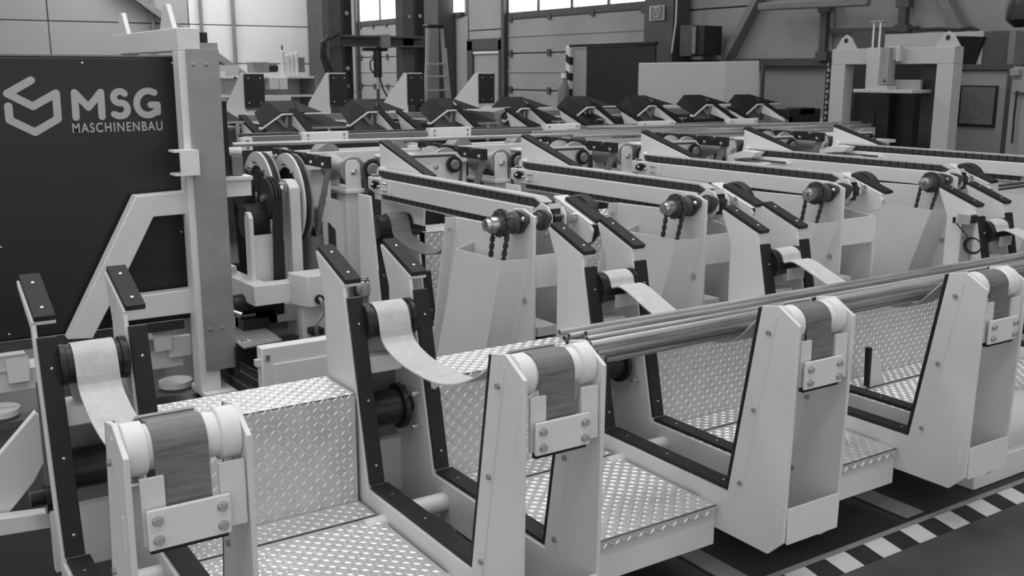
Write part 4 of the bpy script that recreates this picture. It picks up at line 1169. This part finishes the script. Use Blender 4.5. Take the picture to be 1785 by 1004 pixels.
# ================================================================ STORAGE SHELVES BEHIND
rail = thing('stop_rail', 'long galvanised rail carrying pale stop blocks behind the tubes', 'rail', (5, 6.5, 1.2))
MB().bar(P(425, 243, Y=6.45), P(1330, 214, Y=6.45), .06, .035).build('rail_bar', 'midgrey', rail)
for k in range(6):
    MB().box(2.4+.96*k, 2.46+.96*k, 6.42, 6.48, .3, 1.21).build('upright', 'white', rail)
SBL = ['leftmost narrow pale stop block on the rail', 'first wide pale stop block from the left', 'second wide pale stop block from the left', 'third wide pale stop block from the left', 'fourth wide pale stop block from the left', 'fifth wide pale stop block, farthest right']
for k, (a, b, zt, zb) in enumerate(((423, 439, 240, 262), (529, 606, 230, 247), (750, 820, 222, 239), (951, 1010, 216, 232), (1118, 1175, 211, 227), (1270, 1319, 207, 222))):
    p, q = P(a, zb, Y=6.4), P(b, zt, Y=6.4)
    t = thing('stop_block', SBL[k], 'block', p, 'pale stop blocks on the rail')
    zm0, zm1 = P((a+b)/2, (zb), Y=6.4).z, P((a+b)/2, zt, Y=6.4).z
    MB().box(p.x, q.x, 6.39, 6.405, zm0, zm1).build('face_plate', 'white2', t, bevel=0.002)
    MB().box(p.x-0.012, p.x-0.001, 6.39, 6.44, zm0, zm1).build('side_plate', 'white', t)
    MB().box(p.x, q.x, 6.406, 6.44, zm0, zm1).build('back_block', 'white', t)
    m = MB()
    for xx in (p.x+0.03, q.x-0.03):
        for zz in (lerp(zm0, zm1, .25), lerp(zm0, zm1, .75)): m.dome((xx, 6.39, zz), (0, -1, 0), .010, .01)
    m.build('bolts', 'galv', t, kind='stuff')
fb = thing('tube_storage_rack', 'white and grey frame of the tube storage behind the stop rail', 'rack', (5, 7.6, 0))
MB().bar(P(418, 206, Y=8.0), P(1330, 190, Y=8.0), .06, .05).build('long_beam', 'galv', fb)
MB().bar(P(418, 238, Y=7.0), P(1330, 214, Y=7.0), .05, .04).build('long_beam', 'darkgrey', fb)
for k in range(5): MB().box(2.2+1.5*k, 2.28+1.5*k, 6.8, 6.88, .013, .4).build('leg', 'darkgrey', fb); MB().box(2.2+1.5*k, 2.28+1.5*k, 8.0, 8.08, 0, .4).build('leg', 'darkgrey', fb)
MB().box(2.0, 8.6, 6.75, 8.1, .4, .42).build('bottom_tray', 'darkgrey', fb)
for k in range(7): MB().box(2.3+.96*k, 2.4+.96*k, 7.6, 7.7, .42, 1.2).build('post', 'darkgrey', fb)
MB().box(2.0, 8.4, 8.1, 8.12, .42, 1.25).build('back_sheet', 'darkgrey', fb)
HP = [(491, 196), (641, 192.3), (780, 189.5), (908, 186.5), (1023, 184.4), (1131, 182.4), (1231, 180.5), (1320, 179.4)]
HLB = ['leftmost', 'second from left', 'third from left', 'fourth from left', 'fifth from left', 'sixth from left', 'seventh from left', 'rightmost']
for k, (px, py) in enumerate(HP):
    base = P(px, py, Y=7.4)
    x, z = base.x, base.z
    t = thing('folded_shelf', HLB[k]+' folded black-topped shelf of the tube storage, shaped like a hat', 'shelf', (x, 7.4, z-.15), 'hat shaped storage shelves')
    W = .085
    prof = [(x-.165, z-.105), (x, z), (x+W, z)]
    back = [(x-.06, z-.03), (x+.03, z+.065), (x+.22, z+.065), (x+.37, z+.0)]
    yf, yb = 7.40, 7.72
    def sheet(a, b, c, d, th, nm, mm):
        vs = [Vector(v) for v in (a, b, c, d)]
        n = (vs[1]-vs[0]).cross(vs[3]-vs[0]).normalized()*th
        if n.z < 0: n = -n
        MB().add([v for v in vs]+[v-n for v in vs], [(0,1,2,3),(7,6,5,4),(0,4,5,1),(1,5,6,2),(2,6,7,3),(3,7,4,0)]).build(nm, mm, t)
    sheet((x-.165, yf, z-.105), (x, yf, z), (x+.0, yb, z+.078), (x-.10, yb, z-.01), .006, 'left_slope', 'shelfblk')
    sheet((x, yf, z), (x+W, yf, z), (x+.22, yb, z+.078), (x+.0, yb, z+.078), .006, 'flat_top', 'shelfblk')
    sheet((x+W+.05, yf, z-.002), (x+.33, yf+.0, z-.002), (x+.33, yf+.04, z), (x+.22, yb, z+.078), .006, 'right_slope', 'shelfblk')
    MB().prism([(x-.165, z-.113), (x-.002, z-.009), (x+W, z-.009), (x+W, z-.018), (x, z-.020), (x-.165, z-.124)], 'Y', yf-.012, yf+.05).build('front_edge', 'white2', t)
    MB().box(x+.18, x+.33, yf-.01, yf+.02, z-.016, z-.006).build('right_edge', 'white2', t)
    MB().prism([(x-.10, z-.085), (x-.002, z-.02), (x+W, z-.02), (x+W+.09, z-.15), (x-.10, z-.15)], 'Y', yf+.05, yf+.06).build('gusset', 'midgrey', t)
    MB().prism([(x-.05, z-.045), (x-.03, z-.033), (x+.02, z-.085), (x+.035, z-.03), (x+.05, z-.03), (x+.045, z-.11), (x+.02, z-.115)], 'Y', yf, yf+.012).build('small_bracket', 'midgrey', t)
    xr = x+W
    MB().prism([(7.43, z), (7.10, z-.16), (7.10, z-.175), (7.43, z-.10)], 'X', xr, xr+.01).build('arm_plate', 'white2', t)
    MB().prism([(7.46, z+.012), (7.08, z-.155), (7.08, z-.142), (7.46, z+.026)], 'X', xr, xr+.055).build('wear_strip', 'shelfblk', t)
AP = [(418, 209, 'leftmost'), (693, 200.5, 'second from left'), (883, 196, 'third from left'), (975, 193, 'fourth from left'), (1082, 195, 'fifth from left'), (1271, 192, 'rightmost')]
for px, py, w_ in AP:
    p = P(px, py, Y=7.33)
    t = thing('sloping_slide', w_+' white storage slide with a black sloping top, between two hat shaped shelves', 'slide', (p.x, 7.1, p.z-.2), 'white storage slides')
    MB().prism([(7.33, p.z), (6.95, p.z-.13), (6.95, p.z-.15), (7.25, p.z-.15)], 'X', p.x, p.x+.01).build('arm_plate', 'white2', t)
    MB().prism([(7.36, p.z+.02), (6.93, p.z-.128), (6.93, p.z-.112), (7.36, p.z+.036)], 'X', p.x, p.x+.055).build('wear_strip', 'shelfblk', t)
# recessed dark troughs between the shelves
for k, (a, b, yy) in enumerate(((400, 425, 212), (540, 603, 222), (828, 868, 214), (957, 985, 211), (1040, 1066, 207), (1178, 1195, 205))):
    p, q = P(a, yy, Y=7.25), P(b, yy, Y=7.25)
    t = thing('dark_tray', ['leftmost dark tray low between the shelves', 'dark tray between the first and second shelves', 'dark tray right of the third shelf', 'dark tray right of the fourth shelf', 'dark tray right of the fifth shelf', 'dark tray right of the sixth shelf'][k], 'tray', p, 'dark trays between the shelves')
    x0, x1, z = p.x, q.x, p.z
    MB().add([(x0, 7.25, z), (x1, 7.25, z), (x1-.05, 7.6, z+.09), (x0-.02, 7.6, z+.09), (x0, 7.25, z-.006), (x1, 7.25, z-.006), (x1-.05, 7.6, z+.084), (x0-.02, 7.6, z+.084)], [(0,1,2,3),(7,6,5,4),(0,4,5,1),(1,5,6,2),(2,6,7,3),(3,7,4,0)]).build('tray_sheet', 'shelfblk', t)
    MB().box(x0, x1, 7.23, 7.249, z-.012, z).build('front_edge', 'galv', t)
    MB().box((x0+x1)/2-.012, (x0+x1)/2+.012, 7.23, 7.245, z-.2, z-.012).build('web', 'galv', t)
p = P(858, 198, Y=7.6)
t = thing('grey_hopper', 'grey sheet metal hopper among the storage shelves', 'hopper', p)
MB().prism([(p.x-.05, p.z+.02), (p.x+.13, p.z+.06), (p.x+.16, p.z), (p.x+.14, p.z-.14), (p.x, p.z-.14)], 'Y', 7.5, 7.9).build('body', 'galv', t, bevel=0.003)

# end stops with black faces
for k in range(4):
    x = 2.9+.77*k
    t = thing('end_stop', ['leftmost', 'second', 'third', 'rightmost'][k]+' end stop with black face plate and white gusset in the back row', 'stop', (x, 8.6, 1.3), 'black faced end stops')
    b = MB().box(x, x+.172, 8.5, 8.52, 1.40, 1.682).build('face_plate', 'black', t, bevel=0.002)
    MB().box(x+.01, x+.16, 8.522, 8.53, 1.40, 1.69).build('back_plate', 'white', t)
    m = MB()
    for xx in (x+.035, x+.137):
        for zz in (1.44, 1.645): m.dome((xx, 8.5, zz), (0, -1, 0), .007, .006)
    m.build('screws', 'steel', t, kind='stuff')
    MB().prism([(8.53, 1.30), (8.53, 1.685), (8.58, 1.69), (9.0, 1.42), (9.05, 1.30)], 'X', x-.002, x+.010).build('gusset', 'white', t)
    MB().box(x-.06, x+.2, 8.45, 9.05, 1.27, 1.30).build('base', 'white2', t)
    MB().box(x+.02, x+.1, 8.56, 8.65, 1.251, 1.27).build('foot', 'blackm', t)
t = thing('stop_table', 'long dark table carrying the black faced end stops', 'table', (5, 8.9, 0))
MB().box(2.3, 8.2, 8.42, 9.2, 1.15, 1.25).build('table_top', 'darkgrey', t, bevel=0.01)
for k in range(4):
    MB().box(2.5+1.7*k, 2.6+1.7*k, 8.55, 8.65, 0, 1.15).build('leg', 'darkgrey', t); MB().box(2.5+1.7*k, 2.6+1.7*k, 9.0, 9.1, 0, 1.15).build('leg', 'darkgrey', t)
# ================================================================ BACKGROUND
# shelf bench at the far left wall
YS = 12.0
t = thing('workbench', 'cluttered pale workbench with two shelves behind the end stops', 'workbench', (4.5, YS, 0))
for z in (1.62, 1.40, 1.22): MB().box(3.95, 5.02, YS, YS+.5, z, z+.025).build('shelf', 'white', t)
for xx in (3.97, 4.98): MB().box(xx, xx+.03, YS, YS+.5, 0, 1.64).build('leg', 'galv', t)
MB().box(3.95, 5.02, YS+.5, YS+.52, 1.2, 1.64).build('back_panel', 'white', t)
def bgbox(name, px0, py0, px1, py1, Y, dp, mm, label, cat, group=None, bev=0.004):
    a, b = P(px0, py1, Y=Y), P(px1, py1, Y=Y); zt = P((px0+px1)/2, py0, Y=Y).z; zb = P((px0+px1)/2, py1, Y=Y).z
    return tag(MB().box(a.x, b.x, Y, Y+dp, zb, zt).build(name, mm, bevel=bev), label, cat, group)
bgbox('storage_bin', 441, 108, 470, 127, YS+.1, .2, 'galv', 'grey open bin on top of the workbench', 'bin')
bgbox('dark_bag', 464, 112, 487, 126, YS+.15, .15, 'dark', 'dark bag between the bin and the bottles on the workbench', 'bag', None, .03)
for k, (a, b, y0, lab) in enumerate(((490, 497, 88, 'tall white cartridge with a dark nozzle on the workbench'), (499, 506, 95, 'short white cartridge beside the nozzled one'), (507, 513, 92, 'white cartridge in the middle of the row'), (514, 521, 91, 'white cartridge at the right of the row'))):
    p = P((a+b)/2, 127, Y=YS+.12); q = P((a+b)/2, y0, Y=YS+.12); w_ = (P(b, 127, Y=YS+.12)-P(a, 127, Y=YS+.12)).length/2
    t = thing('cartridge', lab, 'cartridge', p, 'white cartridges on the workbench')
    MB().lathe((p.x, p.y, 1.646), (0, 0, 1), [(0, w_), (q.z-1.646-.01, w_), (q.z-1.646, w_*.6)], 16).build('body', 'roller', t)
    if k == 0: MB().cyl((p.x, p.y, q.z), (p.x, p.y, q.z+.06), .01, 8).build('nozzle', 'black', t)
bgbox('grey_folder', 522, 100, 532, 126, YS+.1, .2, 'midgrey', 'grey folder right of the white cartridges', 'folder')
bgbox('white_carton', 472, 135, 487, 156, YS-.02, .2, 'paper', 'left white carton on the upper workbench shelf', 'carton')
bgbox('white_carton', 488, 135, 502, 156, YS-.02, .2, 'paper', 'right white carton on the upper workbench shelf', 'carton')
bgbox('flat_carton', 462, 166, 508, 177, YS-.02, .2, 'white2', 'flat pale carton on the lower workbench shelf', 'carton')
bgbox('wall_notice', 378, 125, 395, 157, 16.0, .01, 'paper', 'white paper notice behind the left portal', 'notice')
t = thing('notice_board', 'pale board carrying paper notices behind the left portal', 'board', P(385, 150, Y=16.02))
a, b = P(366, 190, Y=16.02), P(420, 190, Y=16.02)
MB().box(a.x, b.x, 16.02, 16.06, .3, 1.8).build('board', 'wall', t)
for xx in (a.x, b.x-.04): MB().box(xx, xx+.04, 16.06, 16.1, 0, 1.8).build('leg', 'galv', t)

# hydraulic press / lifting frame
YP = 15.0
t = thing('press_frame', 'dark steel press frame with a hydraulic cylinder and round column holes', 'press', P(670, 180, Y=YP))
def bx(px0, py0, px1, py1, Y, dp, nm, mm, z0=None, z1=None, bev=0.003):
    a, b = P(px0, (py0+py1)/2, Y=Y), P(px1, (py0+py1)/2, Y=Y)
    zt = P((px0+px1)/2, py0, Y=Y).z if z1 is None else z1
    zb = P((px0+px1)/2, py1, Y=Y).z if z0 is None else z0
    return MB().box(a.x, b.x, Y, Y+dp, zb, zt).build(nm, mm, t, bevel=bev)
bx(575, 0, 596, 200, YP, .25, 'post', 'darkgrey', 0, 4.0)
bx(602, 0, 615, 200, YP+.05, .2, 'post', 'blackm', 0, 4.0)
bx(703, 0, 722, 200, YP, .25, 'post', 'darkgrey', 0, 4.0)
bx(728, 0, 741, 200, YP+.05, .2, 'post', 'blackm', 0, 4.0)
bx(597, 62, 741, 66, YP-.08, .22, 'beam_flange', 'darkgrey')
bx(597, 66, 741, 79, YP, .05, 'beam_web', 'darkgrey')
bx(597, 79, 741, 82, YP-.08, .22, 'beam_flange', 'darkgrey')
bx(666, 60, 681, 84, YP-.12, .2, 'beam_sleeve', 'midgrey')
bx(638, 83, 676, 89, YP-.05, .15, 'head_plate', 'blackm')
def cy(px, py0, py1, rpx, Y, nm, mm):
    a, b = P(px, py1, Y=Y), P(px, py0, Y=Y); r = (P(px+rpx, py1, Y=Y)-a).length
    MB().cyl((a.x, Y, a.z), (a.x, Y, b.z), r, 16).build(nm, mm, t)
cy(659, 88, 135, 6.5, YP-.02, 'cylinder', 'blackm')
cy(660, 135, 155, 2.6, YP-.02, 'piston_rod', 'steel')
cy(660, 155, 190, 2.6, YP-.02, 'piston_foot', 'darkgrey')
bx(646, 172, 676, 178, YP-.1, .2, 'tool_plate', 'darkgrey')
m = MB()
m.sweep([P(652, 100, Y=YP-.1), P(645, 108, Y=YP-.12), P(646, 120, Y=YP-.1), P(652, 128, Y=YP-.08)], .012, 8)
m.build('hose', 'rubber', t); m = MB()
m.sweep([P(662, 135, Y=YP-.1), P(668, 155, Y=YP-.12), P(676, 170, Y=YP-.1), P(684, 176, Y=YP-.08)], .014, 8)
m.build('hose', 'rubber', t); m = MB()
m.sweep([P(574, 62, Y=YP-.1), P(562, 75, Y=YP-.12), P(561, 100, Y=YP-.12), P(570, 125, Y=YP-.1)], .03, 8)
m.build('hose', 'rubber', t); m = MB()
m.sweep([P(590, 58, Y=YP-.1), P(568, 70, Y=YP-.12), P(566, 95, Y=YP-.12), P(578, 125, Y=YP-.1)], .03, 8)
m.build('hose', 'rubber', t)
m = MB()
for px, py in ((713, 29), (604, 23), (732, 28), (606, 119), (606, 150)):
    p = P(px, py, Y=YP-.003); m.cyl(p, p+Vector((0, -.01, 0)), .03, 14)
m.build('column_holes', 'galv', t, kind='stuff')

# stepladder
t = thing('stepladder', 'aluminium stepladder standing against the dark column', 'ladder', (P(760, 175, Y=13.0).x, 13.0, 0))
YL = 13.0
def lb(a, b, w_, h_, nm, y0=YL, y1=YL):
    p, q = P(*a, Y=y0), P(*b, Y=y1)
    if 'rail' in nm: q = p+(q-p)*(p.z/(p.z-q.z))
    MB().bar(p, q, w_, h_).build(nm, 'alu', t)
lb((746, 48), (741, 200), .035, .04, 'rail'); lb((770, 48), (781, 200), .035, .04, 'rail')
lb((744, 85), (739, 200), .03, .03, 'rear_rail', YL+.3, YL+.5); lb((776, 85), (787, 200), .03, .03, 'rear_rail', YL+.3, YL+.5)
for k, y in enumerate((111, 133, 157)): lb((744, y), (776+k*2, y), .09, .025, 'step')
p, q = P(743, 43, Y=YL), P(772, 43, Y=YL)
MB().box(p.x, q.x, YL-.06, YL+.12, p.z-.04, p.z).build('top_cap', 'blackm', t, bevel=0.01)

# items by the doors
XF = 9.6
t = thing('welding_screen', 'dark welding screen with a hazard striped post and a pale curtain', 'screen', P(1060, 150, X=XF))
def by(px0, py0, px1, py1, X, dp, nm, mm, parent, bev=0.003, z0=None):
    a, b = P(px0, (py0+py1)/2, X=X), P(px1, (py0+py1)/2, X=X)
    zt = P((px0+px1)/2, py0, X=X).z; zb = P((px0+px1)/2, py1, X=X).z if z0 is None else z0
    return MB().box(X, X+dp, b.y, a.y, zb, zt).build(nm, mm, parent, bevel=bev)
by(1022, 80, 1140, 185, XF, .03, 'dark_curtain', 'dark', t, z0=.2)
by(996, 84, 1022, 185, XF+.01, .02, 'pale_curtain', 'wall2', t, z0=.2)
by(992, 75, 1142, 80, XF-.02, .06, 'top_tube', 'blackm', t)
a, b = P(989, 100, X=XF-.03), P(996, 100, X=XF-.03)
z = 0.0; k = 0
while z < 1.95:
    MB().prism([(b.y, z), (a.y, z+.05), (a.y, z+.17), (b.y, z+.12)], 'X', XF-.06, XF).build('post_band', 'black' if k % 2 else 'signw', t)
    z += .12; k += 1
t = thing('gas_bottle', 'grey gas bottle beside the striped post', 'gas bottle', P(983, 185, X=XF-.1))
p = P(983, 150, X=XF-.1)
MB().lathe((p.x, p.y, 0), (0, 0, 1), [(0, .1), (1.42, .1), (1.52, .08), (1.57, .035), (1.60, .035)], 20).build('bottle', 'midgrey', t)
MB().cyl((p.x, p.y, 1.60), (p.x, p.y, 1.68), .045, 12).build('cap', 'roller', t)
XC = 9.2
t = thing('machine_cabinet', 'large pale machine cabinet with a sloping side behind the shelves', 'cabinet', P(1200, 180, X=XC))
a, b, c2 = P(1113, 110, X=XC), P(1262, 110, X=XC), P(1292, 180, X=XC)
MB().add([(XC, a.y, .1), (XC, b.y-.05, .1), (XC, b.y, a.z), (XC, a.y, a.z), (XC+.9, a.y, .1), (XC+.35, b.y-.45, .1), (XC+.35, b.y-.25, a.z+.02), (XC+.9, a.y, a.z+.02)],
         [(0,1,2,3),(7,6,5,4),(0,4,5,1),(1,5,6,2),(2,6,7,3),(3,7,4,0)]).build('housing', 'farwhite', t, bevel=0.01)
MB().box(XC+.3, XC+.34, b.y-.36, b.y-.33, .2, 1.8).build('side_seam', 'darkgrey', t)
by(1110, 78, 1140, 112, XC+.8, .05, 'connector_board', 'blackm', t)
t = thing('switch_box', 'dark switch box hanging right of the column with the sign', 'switch box', P(1200, 70, X=XW-.5))
by(1185, 44, 1206, 98, XW-.45, .3, 'body', 'darkgrey', t); by(1206, 45, 1227, 96, XW-.55, .35, 'door', 'dark', t); by(1206, 46, 1212, 94, XW-.58, .02, 'hinge_strip', 'midgrey', t)
tag(MB().sweep([P(1181, -30, X=XW-.5), P(1178, 40, X=XW-.5), P(1171, 92, X=XW-.5)], .012, 8).build('lamp_cord', 'signw'), 'thin white cable hanging in front of the column with the sign', 'cable')
# fire extinguisher sign
t = thing('extinguisher_sign', 'square fire extinguisher sign with a pale border on the column', 'sign', P(1145, 22, X=XW-.41))
XS = XW-.41
a, b = P(1132, 36, X=XS), P(1158, 9, X=XS)
s_ = MB().box(XS, XS+.01, b.y, a.y, a.z, b.z).build('border', 'signw', t)
by(1134, 11, 1156, 34, XS-.004, .003, 'field', 'signg', t, 0)
m = MB()
def S(px, py): return P(px, py, X=XS-.006)
def sline(pts, r): m.sweep([S(*p) for p in pts], r, 6)
sline([(1140, 30), (1146, 30), (1146, 21), (1144, 18), (1142, 18), (1139, 22), (1140, 30)], .006)
sline([(1143, 17), (1145, 13), (1149, 14), (1151, 19), (1149, 25), (1146, 30)], .006)
sline([(1140, 17), (1139, 14), (1145, 13)], .005)
m.build('extinguisher_icon', 'signw', t)

# right portal with actuator
XP = 7.85
t = thing('portal_frame', 'right pale steel portal with a vertical actuator hanging in its middle', 'portal', (XP, 5.9, 0))
def yz(px, py, X=XP): p = P(px, py, X=X); return (p.y, p.z)
yn, yfz = P(1663, 100, X=XP).y, P(1450, 100, X=XP).y
zt = 1.905
wn = .155
MB().box(XP, XP+.13, yn, yn+wn, .06, zt-.14).build('post', 'farwhite', t, bevel=0.004)
MB().box(XP, XP+.13, yfz-wn, yfz, .06, zt-.14).build('post', 'farwhite', t, bevel=0.004)
MB().box(XP, XP+.13, yn, yfz, zt-.14, zt).build('cross_beam', 'farwhite', t, bevel=0.004)
for px in (1477, 1654):
    c = P(px, 80, X=XP+.05)
    MB().prism([(c.y-.12, zt), (c.y+.12, zt), (c.y+.05, zt+.10), (c.y, zt+.13), (c.y-.05, zt+.10)], 'X', XP+.03, XP+.05).build('lifting_lug', 'farwhite', t, bevel=0.003)
    MB().cyl((XP+.0285, c.y, zt+.075), (XP+.03, c.y, zt+.075), .022, 16).build('lug_hole', 'blackm', t)
c = P(1654, 80, X=XP+.8)
a = thing('lifting_actuator', 'vertical grey actuator with two guide rods on the right portal', 'actuator', P(1530, 120, X=XP-.15))
by(1510, 83, 1532, 150, XP-.2, .12, 'actuator_body', 'alu', a); by(1532, 83, 1548, 148, XP-.16, .1, 'cover', 'galv', a)
q = P(1542, 141, X=XP-.161)
MB().prism([(q.y-.014, q.z-.012), (q.y+.014, q.z-.012), (q.y, q.z+.022)], 'X', XP-.162, XP-.160).build('warning_mark', 'black', a)
by(1548, 80, 1562, 105, XP-.1, .09, 'mount_plate', 'alu', a); by(1562, 78, 1568, 107, XP-.12, .05, 'mount_rib', 'farwhite', a)
for px in (1521, 1532):
    p, q = P(px, 84, X=XP-.15), P(px, 38, X=XP-.15)
    MB().cyl((p.x, p.y, p.z-.02), (p.x, p.y, q.z), .011, 12).build('guide_rod', 'steel', a)
by(1517, 36, 1540, 39, XP-.19, .08, 'rod_bridge', 'galv', a); by(1508, 149, 1546, 156, XP-.2, .14, 'foot_block', 'alu', a)
by(1487, 156, 1590, 162, XP-.22, .3, 'pressure_plate', 'alu', a); by(1546, 139, 1603, 158, XP-.05, .04, 'channel', 'galv', a)
XB = XP+.35
t = thing('dark_enclosure', 'dark sheet enclosure behind the right portal with an arched opening', 'enclosure', P(1540, 200, X=XB))
by(1480, 104, 1640, 260, XB+.2, .03, 'rear_sheet', 'dark', t, z0=.3)
by(1488, 161, 1548, 245, XB-.2, .3, 'box_front', 'blackm', t, z0=.5); by(1548, 161, 1592, 245, XB-.1, .25, 'box_side', 'rubber', t, z0=.5)
by(1604, 112, 1640, 250, XB-.3, .02, 'side_sheet', 'dark', t, z0=.5)
p = P(1513, 210, X=XB-.22)
MB().prism([(p.y-.06, 1.0), (p.y+.06, 1.0)] + [(p.y+.06*math.cos(a_), p.z+.03+.06*math.sin(a_)) for a_ in [PI*k/8 for k in range(9)]], 'X', XB-.21, XB-.201).build('arched_opening', 'rubber', t)
t = thing('perforated_upright', 'perforated black steel upright left of the right portal', 'upright', P(1443, 150, X=XP+.1))
a, b = P(1438, 150, X=XP+.1), P(1446, 150, X=XP+.1)
MB().box(XP+.1, XP+.14, b.y, a.y, 0, 1.80).build('upright', 'blackm', t)
m = MB()
for k in range(18): m.box(XP+.0985, XP+.0995, lerp(a.y, b.y, .25), lerp(a.y, b.y, .6 if k % 2 else .9), .9+k*.05, .93+k*.05)
m.build('holes', 'wall2', t, kind='stuff')
# grey enclosure with window at the right
XM = 8.6
t = thing('cutting_machine', 'grey machine enclosure with a dark framed window right of the portal', 'machine', P(1720, 200, X=XM))
by(1655, 122, 1765, 300, XM, .4, 'front_wall', 'wall2', t, z0=.1)
by(1655, 112, 1780, 122, XM-.03, .5, 'top_rim', 'darkgrey', t)
by(1748, 118, 1757, 300, XM-.04, .04, 'corner_strip', 'darkgrey', t, z0=.1)
wf = by(1671, 149, 1736, 221, XM-.02, .02, 'window_frame', 'blackm', t)
by(1674, 152, 1732, 217, XM-.03, .009, 'window_pane', 'winglass', t)
m = MB()
hx = [(1703, 168), (1714, 177), (1714, 196), (1703, 207), (1692, 196), (1692, 177), (1703, 168)]
m.sweep([P(a_, b_, X=XM-.032) for a_, b_ in hx], .0025, 6)
m.build('hexagon_mark', 'midgrey', t)
by(1757, 116, 1830, 300, XM-.2, .15, 'door_leaf', 'wall2', t, z0=.1)
by(1760, 120, 1775, 132, XM-.26, .06, 'hinge_block', 'galv', t); by(1765, 140, 1830, 162, XM-.24, .04, 'louvre', 'galv', t)
MB().sweep([P(1773, 158, X=XM-.26), P(1768, 200, X=XM-.26), P(1764, 250, X=XM-.26)], .01, 6).build('cable', 'rubber', t)
XK = 9.6
t = thing('white_crate', 'large pale sheet crate behind the right portal head', 'crate', P(1625, 80, X=XK))
by(1541, 57, 1712, 115, XK, .5, 'crate_body', 'farwhite', t, z0=1.2)
by(1485, 55, 1540, 115, XK+.1, .4, 'dark_wrap', 'darkgrey', t, z0=1.2); by(1713, 54, 1762, 118, XK+.001, .5, 'dark_wrap', 'darkgrey', t, z0=1.2); by(1757, 54, 1768, 118, XK-.08, .5, 'edge_post', 'midgrey', t, z0=1.2)
MB().box(XK, XK+.5, 5.7, 8.0, .0, 1.2).build('base_rack', 'darkgrey', t)
a = thing('black_funnel', 'black funnel shaped hood leaning before the pale crate', 'hood', P(1680, 90, X=XK-.3))
MB().prism([yz(1642, 62, XK-.03), yz(1716, 64, XK-.03), yz(1698, 112, XK-.03), yz(1634, 112, XK-.03)], 'X', XK-.03, XK-.001).build('hood', 'shelfblk', a)
a = thing('straps', 'dark straps lying on top of the pale crate', 'straps', P(1640, 52, X=XK+.1))
m = MB(); 
m.sweep([P(1584, 54, X=XK+.1), P(1588, 49, X=XK+.1), P(1600, 48, X=XK+.1), P(1606, 52, X=XK+.1), P(1640, 51, X=XK+.1), P(1670, 53, X=XK+.1), P(1692, 49, X=XK+.1), P(1705, 54, X=XK+.1)], .02, 8)
m.build('strap', 'rubber', a)
t = thing('hanging_lamp', 'dark hooded lamp hanging at the top right corner', 'lamp', P(1778, 20, X=7.0))
p = P(1778, 22, X=7.0)
MB().lathe((p.x, p.y, p.z-.10), (0, 0, 1), [(0, .03), (0.05, .09), (0.16, .1), (0.24, .06), (0.28, .02)], 20).build('hood', 'blackm', t)
MB().cyl((p.x, p.y, p.z+.18), (p.x, p.y, 7.0), .008, 8).build('cord', 'rubber', t)
t = thing('pallet_frame', 'white open box frame beyond the last roller housing', 'frame', P(1535, 250, Y=5.6))
a, b = P(1500, 236, Y=5.62), P(1562, 236, Y=5.62)
MB().box(a.x, b.x, 5.62, 5.9, 1.10, 1.125).build('top', 'white', t)
for xx in (lerp(a.x, b.x, .45), lerp(a.x, b.x, .75)): MB().box(xx, xx+.03, 5.62, 5.9, .5, 1.1).build('rib', 'white', t)
MB().box(a.x, b.x, 5.9, 5.92, .5, 1.125).build('back', 'midgrey', t)
t = thing('tool_pile', 'dark tools and boxes piled behind the rightmost shelf', 'tools', P(1400, 200, Y=7.6))
for (px0, py0, px1, py1, mm) in ((1375, 190, 1430, 215, 'dark'), (1368, 203, 1382, 218, 'galv'), (1395, 188, 1420, 200, 'blackm'), (1427, 207, 1437, 220, 'white2')):
    bx(px0, py0, px1, py1, 7.6, .2, 'tool', mm)
